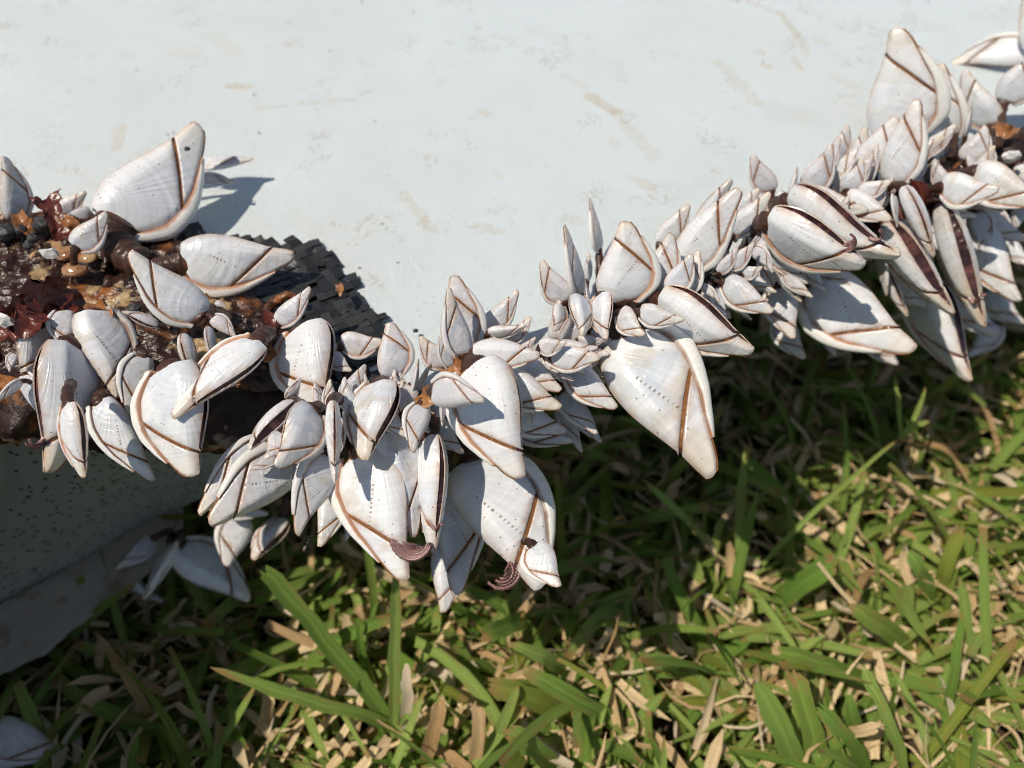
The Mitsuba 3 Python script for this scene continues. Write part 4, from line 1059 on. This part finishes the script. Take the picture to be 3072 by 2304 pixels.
hh = hh + np.clip(dist * .5, 0, 1) * 0 + .0026 * (1 - wr) ** 2.5 * (dist > .002) + .0008 * (meshkit.fbm(q * 600, 3, 4) - .5)
pad = np.stack([gx, gy, H + np.where(inside, .0012 + hh, -.002)], -1)
pf = grid_faces(190, 120)
put('crust_pad', (pad.reshape(-1, 3), pf[inside.reshape(-1)[pf].any(1)]), 'tissue', crust, smooth=True)
rs = np.random.default_rng(33)
stubs, n_ = [], 0
while n_ < 46:
    X_, Y_ = rs.uniform(-60, 900), rs.uniform(690, 1180)
    P_ = onz(X_, Y_, H)
    if not cp_.buffer(-.004).contains(Point(P_[:2])):
        continue
    n_ += 1
    az = rs.uniform(0, 2 * np.pi)
    ln = rs.uniform(.004, .011)
    u_ = np.linspace(0, 1, 14)
    path = P_ + np.stack([np.cos(az) * ln * u_, np.sin(az) * ln * u_, .003 + .005 * np.sin(u_ * 2.4) * rs.uniform(.4, 1.2)], 1)
    path += (meshkit.fbm(path * 260, 2, n_)[:, None] - .5) * .003
    stubs.append(tube(path, rs.uniform(.0010, .0026) * (1 - .45 * u_) * (1 + .12 * np.cos(np.arange(14) * np.pi)), 9))
put('stalk_remains', join(stubs), 'tissue', crust, smooth=True)
labels[crust + '__stalk_remains'] = {'kind': 'stuff'}


def ribbon(pts, widths, mat, name, parent=None, crumple=.25, nseg=26, nw=9, seed=0, curl=.5, d0=None):
    """A crumpled strip through pixel points (x, y, mm towards the eye); widths in mm."""
    r = np.random.default_rng(seed)
    p = np.array([at(x, y, d) if d0 is None else onz(x, y, d) for x, y, d in pts])
    s = np.linspace(0, 1, len(p))
    q = np.linspace(0, 1, nseg)
    c = PchipInterpolator(s, p)(q)
    w = np.interp(q, s, widths) * .001
    t = np.gradient(c, axis=0)
    t /= np.linalg.norm(t, axis=1, keepdims=True)
    cam = unit(EYE - c.mean(0))
    a = np.cross(t, cam)
    a /= np.linalg.norm(a, axis=1, keepdims=True)
    b = np.cross(a, t)
    v = np.linspace(-1, 1, nw)
    V = c[:, None] + (w[:, None] * v[None] * .5)[..., None] * a[:, None] + (w[:, None] * curl * (v[None] ** 2 - .4) * .5)[..., None] * b[:, None]
    n = np.stack([meshkit.fbm(V * 330 + 5 * k + seed, 3, seed + k) - .5 for k in range(3)], -1)
    V = V + n * (w[:, None, None] * crumple * 2)
    th = unit(cam) * .00035
    W = np.concatenate([V, (V - th)[:, ::-1]], 1)
    uv = np.stack([np.repeat(q[:, None], 2 * nw, 1) + 10 * (seed % 50 + 1) + 1, np.broadcast_to(np.concatenate([(v + 1) / 2, (v[::-1] + 1) / 2]), (nseg, 2 * nw))], -1).reshape(-1, 2)
    return put(name, (W.reshape(-1, 3), grid_faces(nseg, 2 * nw, wrap=True)), mat, parent, smooth=True, uv=uv)


for pts, wd, mat, nm, seed, cr, lab, cat in [
        ([(196, 715, 6), (172, 668, 12), (150, 622, 18), (136, 590, 20)], [5, 4.5, 6, 9], 'weed', 'weed_scrap', 3, .32, 'dark red twisted weed scrap standing on the crust at the left', 'seaweed'),
        ([(225, 868, 10), (160, 905, 15), (95, 935, 17), (35, 965, 15), (-20, 985, 12)], [8, 12, 11, 9, 8], 'weed', 'weed_scrap', 8, .40, 'dark maroon crumpled weed scrap at the left border of the crust', 'seaweed'),
        ([(95, 930, 18), (80, 970, 19), (62, 1012, 17)], [9, 6, 4], 'weed', 'weed_scrap', 12, .35, 'dark tail of weed hanging below the crumpled scrap', 'seaweed'),
        ([(96, 690, 6), (70, 668, 10), (52, 638, 12)], [4, 4.5, 4.5], 'flake', 'orange_flake', 5, .25, 'orange brown dried flake under the far left pale barnacle', 'flake'),
        ([(232, 690, 8), (210, 668, 12), (192, 650, 13)], [4, 4, 2.5], 'flake', 'orange_flake', 6, .25, 'bright orange dried flake right of the twisted weed scrap', 'flake'),
        ([(285, 905, 9), (305, 930, 11), (320, 960, 10)], [3, 5, 3], 'flake', 'orange_flake', 7, .3, 'pale orange ruffled flake in the middle of the crust', 'flake'),
        ([(806, 1002, 6), (808, 960, 10), (812, 935, 11)], [4, 3.5, 4.5], 'weed', 'weed_scrap', 15, .4, 'small red weed tuft beside the narrow two-toned barnacle', 'seaweed'),
        ([(770, 1000, 5), (790, 1040, 9), (815, 1075, 8)], [4, 6, 4], 'flake', 'orange_flake', 9, .35, 'amber flake at the foot of the narrow two-toned barnacle', 'flake'),
        ([(1258, 1182, 8), (1282, 1190, 11), (1300, 1165, 12)], [4, 5, 3], 'flake', 'orange_flake', 10, .35, 'brown curled flake left of the middle rosette', 'flake'),
        ([(1016, 850, 1), (1020, 870, 2.5), (1014, 884, 1.5)], [2, 2.6, 2], 'flake', 'orange_flake', 11, .25, 'small reddish flake on the rim of the black weave', 'flake'),
        ([(1340, 1090, 8), (1370, 1105, 13), (1400, 1120, 11)], [5, 6, 5], 'flake', 'orange_flake', 14, .35, 'orange collar of dried stalk at the foot of the middle rosette', 'flake'),
        ([(2690, 560, 4), (2740, 600, 8), (2790, 640, 6)], [8, 11, 8], 'weed', 'weed_scrap', 18, .42, 'dark red weed mat in the gap of the right bank', 'seaweed'),
        ([(2985, 370, 4), (3020, 395, 6), (3050, 380, 4)], [2.5, 4, 2.5], 'flake', 'orange_flake', 19, .35, 'small orange dried flake under the stalk at the right border', 'flake')]:
    tag(ribbon(pts, wd, mat, nm, crumple=cr, seed=seed), lab, cat)

for x, y, d, r_, s, lab in [(225, 808, 10, 4.2, 1, 'clear jelly lump on the crust, largest'), (262, 772, 8, 3.4, 2, 'cloudy jelly lump above the largest jelly lump'), (196, 760, 7, 4.0, 3, 'pale jelly lump left of the largest jelly lump'), (160, 740, 6, 3.6, 5, 'pale jelly lump by the orange flakes'), (250, 925, 9, 3.0, 6, 'amber jelly lump under the ruffled flake'), (120, 770, 6, 3.4, 7, 'tan jelly lump beside the white shell chip')]:
    q_ = at(x, y, d, lift=.005)
    tag(put('jelly_lump', blob(q_, [r_ * .0009, r_ * .0007, r_ * .0004], .12, seed=s, sub=4), 'gel', smooth=True), lab, 'jelly')
for x, y, d, r_, s, lab in [(14, 700, 6, 3.6, 1, 'dark round pebble at the left border of the crust, largest'), (60, 690, 6, 2.6, 2, 'dark pebble right of the largest pebble'), (128, 672, 7, 3.2, 3, 'dark flat pebble under the twisted weed scrap'), (98, 716, 8, 1.9, 4, 'small dark pebble below the flat one'), (84, 738, 8, 1.6, 5, 'smallest dark pebble of the group at the left'), (404, 924, 12, 1.8, 6, 'dark pebble by the small gaping barnacle'), (455, 948, 12, 1.6, 7, 'dark pebble right of the small gaping barnacle'), (1247, 992, -8.6, .75, 8, 'tiny black pebble lying on the white panel left of the middle rosette'), (561, 446, 33, .9, 9, 'tiny grey grain stuck near the apex of the largest standing barnacle')]:
    q_ = at(x, y, d, lift=.009)
    tag(put('pebble', blob(q_, [r_ * .001, r_ * .0008, r_ * .00075], .3, seed=s + 20), 'grit', smooth=True), lab, 'pebble')
for x, y, d, r_, s, lab in [(148, 760, 12, 2.6, 31, 'white broken shell chip lying on the jelly'), (10, 962, 18, 2.8, 32, 'white shell chip at the left border below the weed scrap'), (3035, 470, 8, 3.0, 33, 'white shell chip on the dark patch near the right border')]:
    q_ = at(x, y, d)
    s_ = trimesh.creation.icosphere(subdivisions=1)
    v_ = np.array(s_.vertices) * (1 + .5 * (np.random.default_rng(s).random((len(s_.vertices), 1)) - .5)) * np.array([1, .45, .75]) * r_ * .001 + q_
    tag(put('shell_chip', (v_, np.array(s_.faces)), 'keel', uv=np.tile([21.4, 31.0], (len(v_), 1))), lab, 'shell')

# ---------------------------------------------------------------- the ant
ant = 'ant'
c0 = EYE + ray(922, 1630) * (ref(1005, 1470) - .009)
ax_, ay_ = RT, UP


def ap(dx, dy, dz=0):
    return c0 + (ax_ * dx + ay_ * dy - FW * dz) * .001


def egg(c, r, d, k=14):
    s = trimesh.creation.icosphere(subdivisions=3)
    v = np.array(s.vertices)
    d = unit(d)
    e = unit(np.cross(d, [.1, .9, .3]))
    g = np.cross(d, e)
    v[:, 0] *= 1 - .18 * v[:, 0]
    return v[:, :1] * r[0] * .001 * d + v[:, 1:2] * r[1] * .001 * e + v[:, 2:3] * r[1] * .001 * g + c, np.array(s.faces)


dirb = ap(.45, .35) - ap(-.5, -1.6)
put('thorax', join([egg(ap(.1, .1), (.75, .36), dirb), egg(ap(-.25, -.55), (.24, .2), dirb)]), 'chitin', ant, smooth=True)
put('head', join([egg(ap(.55, .95), (.52, .44), dirb), egg(ap(.78, 1.2), (.15, .12), ax_), egg(ap(.5, 1.35), (.15, .12), ay_)]), 'chitin', ant, smooth=True)
put('abdomen', egg(ap(-.75, -1.5), (.95, .52), -dirb), 'wing', ant, smooth=True)
for i, (px0, kn, ft) in enumerate([((.3, .5), (1.3, .9), (2.0, .1)), ((.1, .1), (1.3, .0), (2.0, -.9)), ((-.1, -.2), (.8, -.9), (1.1, -1.9)), ((.2, .5), (-.6, 1.3), (-1.4, 1.1)), ((0, .1), (-1.1, .5), (-1.9, -.1)), ((-.2, -.2), (-1.2, -.4), (-1.9, -1.2))]):
    pts = np.array([ap(*px0, .1), ap(*kn, .6), ap(*ft, -.1)])
    sp = PchipInterpolator([0, .5, 1], pts)(np.linspace(0, 1, 9))
    put('leg', tube(sp, np.linspace(.00013, .00006, 9), 6), 'chitin', ant, smooth=True)
for sx in (1, -1):
    pts = np.array([ap(.6, 1.3, .1), ap(.6 + .5 * sx, 1.9, .3), ap(.9 + 1.1 * sx, 2.3, .2)])
    sp = PchipInterpolator([0, .5, 1], pts)(np.linspace(0, 1, 8))
    put('antenna', tube(sp, np.linspace(.00009, .00006, 8), 5), 'chitin', ant, smooth=True)
tag(ant, 'small black ant clinging under the apex of a hanging barnacle', 'ant')

# ---------------------------------------------------------------- lawn
gs = np.sign(np.linspace(-1, 1, 121)) * np.abs(np.linspace(-1, 1, 121)) ** 4 * 150
GX, GY = np.meshgrid(gs, gs + .2, indexing='ij')
GZ = .006 * (meshkit.fbm(np.stack([GX * 40, GY * 40, GX * 0], -1), 3, 2) - .75) * (np.hypot(GX, GY) < 3)
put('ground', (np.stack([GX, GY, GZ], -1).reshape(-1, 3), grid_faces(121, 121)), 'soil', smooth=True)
tag('ground', kind='structure')


def blades(n, box_, hole, lens, wids, elev, droop, zs, seed, seg=5, fold=.35, curl=0.0, blunt=.5):
    r = np.random.default_rng(seed)
    x = r.uniform(box_[0], box_[1], n)
    y = r.uniform(box_[2], box_[3], n)
    if hole is not None:
        k = ~((x > hole[0]) & (x < hole[1]) & (y > hole[2]) & (y < hole[3]))
        x, y = x[k], y[k]
    n = len(x)
    L = r.uniform(*lens, n) * (.6 + .8 * r.random(n))
    W = r.uniform(*wids, n)
    az = r.uniform(0, 2 * np.pi, n)
    el = r.uniform(*elev, n)
    dr_ = r.uniform(*droop, n)
    z = r.uniform(*zs, n)
    tw = r.normal(0, .5, n)
    s = np.linspace(0, 1, seg + 1)
    e = el[:, None] - dr_[:, None] * s[None] ** 1.3
    yaw = az[:, None] + r.normal(0, curl + .15, n)[:, None] * s[None]
    step = L[:, None] / seg
    dx, dy, dz = np.cos(e) * np.cos(yaw) * step, np.cos(e) * np.sin(yaw) * step, np.sin(e) * step
    cum = lambda a: np.concatenate([np.zeros((n, 1)), np.cumsum(a[:, :-1], 1)], 1)     # noqa: E731
    C = np.stack([x[:, None] + cum(dx), y[:, None] + cum(dy), np.maximum(z[:, None] + cum(dz), .0004)], -1)
    Tn = np.stack([dx, dy, dz], -1)
    Tn /= np.linalg.norm(Tn, axis=-1, keepdims=True)
    S = np.cross(Tn, [0, 0, 1.0])
    S /= np.linalg.norm(S, axis=-1, keepdims=True) + 1e-9
    Nn = np.cross(S, Tn)
    ro = tw[:, None] + r.normal(0, .6, n)[:, None] * s[None]
    A = np.cos(ro)[..., None] * S + np.sin(ro)[..., None] * Nn
    B = np.cross(A, Tn)
    bl = np.where(r.random(n) < blunt, .75, .12)
    prof = np.interp(s, [0, .25, .7, .9, 1], [.62, 1, .92, .7, .0])[None] * np.ones((n, 1))
    prof[:, -1] = bl
    hw = .5 * W[:, None] * prof
    F_ = fold * r.uniform(.2, 1.2, n)[:, None, None]
    V = np.stack([C - A * hw[..., None] + B * hw[..., None] * F_, C, C + A * hw[..., None] + B * hw[..., None] * F_], 2)
    kid = np.arange(n)
    U = np.broadcast_to(s[None, :, None] + 10 * (kid % 4000)[:, None, None] + 1, (n, seg + 1, 3))
    UV = np.stack([U, np.broadcast_to(np.array([0, .5, 1.0])[None, None], (n, seg + 1, 3))], -1)
    f = grid_faces(seg + 1, 3)
    Fs = (f[None] + (np.arange(n) * (seg + 1) * 3)[:, None, None]).reshape(-1, 3)
    return (V.reshape(-1, 3), Fs), UV.reshape(-1, 2)


near, far = (-.42, .62, -.14, .55), (-2.2, 2.4, -1.6, 2.6)
m, uv = blades(14500, near, None, (.014, .052), (.0019, .0062), (.0, 1.0), (.1, 1.1), (0, .013), 1, blunt=.6, curl=.25, seg=6)
put('lawn_grass', m, 'green', smooth=True, uv=uv)
m, uv = blades(9000, far, near, (.035, .075), (.005, .0095), (.2, 1.1), (.1, 1.0), (0, .01), 2, seg=4)
put('outer_grass', m, 'green', 'lawn_grass', smooth=True, uv=uv)
tag('lawn_grass', 'broad bladed green lawn grass, sunlit at right and in shade under the panel', 'grass', kind='stuff')
labels['lawn_grass__outer_grass'] = {'kind': 'stuff'}
m, uv = blades(17000, near, None, (.005, .026), (.0009, .0050), (-.35, .6), (-.6, .8), (.002, .021), 3, seg=3, fold=.6, curl=.9, blunt=.7)
put('dry_clippings', m, 'straw', smooth=True, uv=uv)
m, uv = blades(14000, far, near, (.012, .040), (.002, .0055), (-.3, .5), (-.5, .6), (.001, .012), 4, seg=2, fold=.5, curl=.9)
put('outer_clippings', m, 'straw', 'dry_clippings', smooth=True, uv=uv)
m, uv = blades(5000, near, None, (.015, .045), (.0006, .0020), (-.25, .6), (-.8, .9), (.002, .020), 6, seg=5, fold=.6, curl=1.3)
put('fine_thatch', m, 'straw', 'dry_clippings', smooth=True, uv=uv)
labels['dry_clippings__fine_thatch'] = {'kind': 'stuff'}
tag('dry_clippings', 'straw coloured dry grass clippings scattered through the lawn', 'clippings', kind='stuff')
labels['dry_clippings__outer_clippings'] = {'kind': 'stuff'}


def blade(name, pts, wpx, mat, parent=None, seed=0, tip=.1, fold=.35, base=.7):
    """One leaf through points (pixel x, pixel y, height in metres), widest part wpx photo pixels wide."""
    p = np.array([onz(*q) for q in pts])
    s = np.linspace(0, 1, len(p))
    q = np.linspace(0, 1, 18)
    c = PchipInterpolator(s, p)(q)
    w = wpx * np.linalg.norm(c.mean(0) - EYE) / FPX * np.interp(q, [0, .2, .65, .9, .97, 1], [base, 1, .95, .62 + .36 * (tip > .5), max(tip, .3), tip])
    t = np.gradient(c, axis=0)
    t /= np.linalg.norm(t, axis=1, keepdims=True)
    cam = unit(EYE - c.mean(0))
    a = np.cross(t, cam)
    a /= np.linalg.norm(a, axis=1, keepdims=True)
    b = np.cross(a, t)
    v = np.linspace(-1, 1, 7)
    r = np.random.default_rng(seed)
    V = c[:, None] + (w[:, None] * v[None] * .5)[..., None] * a[:, None] + (w[:, None] * .5 * fold * np.abs(v[None]))[..., None] * b[:, None]
    V = V + (meshkit.fbm(V * 90 + seed, 3, seed)[..., None] - .5) * .002
    if tip > .5:
        V[-1] += (r.random((7, 1)) - .5) * .004 * t[-1]
    uv = np.stack([np.repeat(q[:, None], 7, 1) + 10 * (seed + 4100) + 1, np.broadcast_to((v + 1) / 2, (18, 7))], -1).reshape(-1, 2)
    return put(name, (V.reshape(-1, 3), grid_faces(18, 7)), mat, parent, smooth=True, uv=uv)


sedge = 'grass_tuft'
blade('blade', [(1182, 2175, .012), (1184, 1960, .045), (1190, 1690, .080)], 36, 'green', sedge, 1, .35)
blade('blade', [(1176, 2170, .012), (1010, 1960, .040), (790, 1712, .070)], 50, 'green', sedge, 2, .8)
blade('blade', [(1170, 2180, .012), (930, 2100, .036), (628, 2006, .050)], 36, 'green', sedge, 3, .05)
blade('blade', [(1195, 2180, .012), (1225, 2150, .03), (1290, 2090, .03)], 14, 'green', sedge, 4, .1)
blade('blade', [(1180, 2180, .012), (1215, 2260, .016), (1235, 2330, .012)], 38, 'green', sedge, 5, .6)
blade('blade', [(1100, 2060, .008), (1085, 1970, .03), (1072, 1855, .045)], 24, 'green', sedge, 6, .1)
tag(sedge, 'tuft of long green grass blades in the foreground, left of centre', 'grass')
stalk = 'seed_stalk'
for nm, pts, w_ in [('stem', [(2290, 1690, .02), (2480, 1500, .045), (2702, 1312, .060)], 16), ('spikelet', [(2702, 1312, .06), (2695, 1220, .07), (2682, 1130, .078)], 13), ('spikelet', [(2702, 1312, .06), (2740, 1280, .065), (2792, 1260, .068)], 20), ('spikelet', [(2706, 1312, .06), (2750, 1240, .066), (2775, 1165, .072)], 14)]:
    blade(nm, pts, w_, 'green', stalk, 20, .2, .8)
tag(stalk, 'thin green seed stalk with three spikelets rising from the shaded lawn at right', 'stalk')
for i, (b0, t0, w_, mat, lab) in enumerate([
        ((2398, 2330), (2266, 2051), 76, 'green', 'widest green blade cut by the bottom border, blunt apex up left'),
        ((2462, 2330), (2382, 2019), 62, 'green', 'pale green blade right of the widest one at the bottom border'),
        ((2600, 2310), (2462, 2125), 44, 'green', 'slim green blade leaning left near the bottom border'),
        ((2568, 2250), (2541, 2088), 46, 'green', 'short upright blade behind the slim leaning one'),
        ((2716, 2310), (2589, 2003), 34, 'green', 'narrow shiny blade with a frayed brown apex at lower right'),
        ((2748, 2310), (3045, 1919), 30, 'green', 'long narrow blade slanting up right at lower right'),
        ((2838, 2140), (2886, 1839), 28, 'green', 'thin upright blade at the right, above the long slanting one'),
        ((2796, 1800), (2880, 1590), 42, 'green', 'blade pointing up right at the right, one of a V pair'),
        ((2790, 1810), (2732, 1659), 46, 'green', 'blade pointing up left at the right, one of a V pair'),
        ((2727, 1956), (2546, 1818), 60, 'green', 'broad shiny blade lying aslant in the middle right of the lawn'),
        ((2324, 1818), (2499, 1685), 68, 'green', 'broad blade lying up right at the shadow border'),
        ((2631, 2062), (2335, 1950), 52, 'green', 'long blade lying level above the widest one'),
        ((2080, 2022), (1916, 1977), 52, 'green', 'short bright blade lying level in the lower middle'),
        ((1849, 2183), (1578, 2009), 54, 'green', 'long dark green blade lying aslant, lower of two in the middle'),
        ((1723, 2156), (1465, 2052), 70, 'green', 'broad torn blade with a straw apex, lower middle'),
        ((1705, 2020), (1528, 1930), 48, 'green', 'dark green blade lying aslant, upper of two in the middle'),
        ((1664, 2310), (1524, 2192), 62, 'green', 'shiny blade curving up left at the bottom middle'),
        ((1596, 1853), (1438, 1916), 60, 'green', 'broad shaded blade below the very large stained barnacle'),
        ((1460, 2275), (1551, 2061), 34, 'green', 'narrow blade standing up at the bottom middle'),
        ((1420, 2310), (1436, 2110), 42, 'straw', 'upright dry straw leaf at the bottom middle'),
        ((1275, 2285), (1322, 2100), 46, 'straw', 'curled dry straw leaf right of the green tuft'),
        ((1212, 2190), (1216, 1995), 36, 'straw', 'dry straw strip against the stem of the green tuft'),
        ((2716, 2019), (2205, 1860), 15, 'straw', 'long thin dry stem lying across the lawn at right'),
        ((2478, 2226), (2637, 2184), 34, 'straw', 'pale dry leaf lying across two blades at lower right'),
        ((460, 2170), (290, 1905), 30, 'straw', 'reddish dry leaf in the deep shade at lower left'),
        ((840, 2290), (990, 2010), 16, 'straw', 'thin dry stem in the shade left of the green tuft')]):
    g = 'grass_shoot' if mat == 'green' else 'dry_straw'
    hi = .012 if w_ < 20 else .030
    mid = ((b0[0] + t0[0]) / 2 + 6, (b0[1] + t0[1]) / 2 - 8)
    k_ = blade(g, [(*b0, .012), (*mid, .012 + .75 * hi), (*t0, .012 + hi)], w_ * .9, mat, None, 40 + i, .55 if i % 3 else .2)
    tag(k_, lab, 'grass' if mat == 'green' else 'dry leaf')
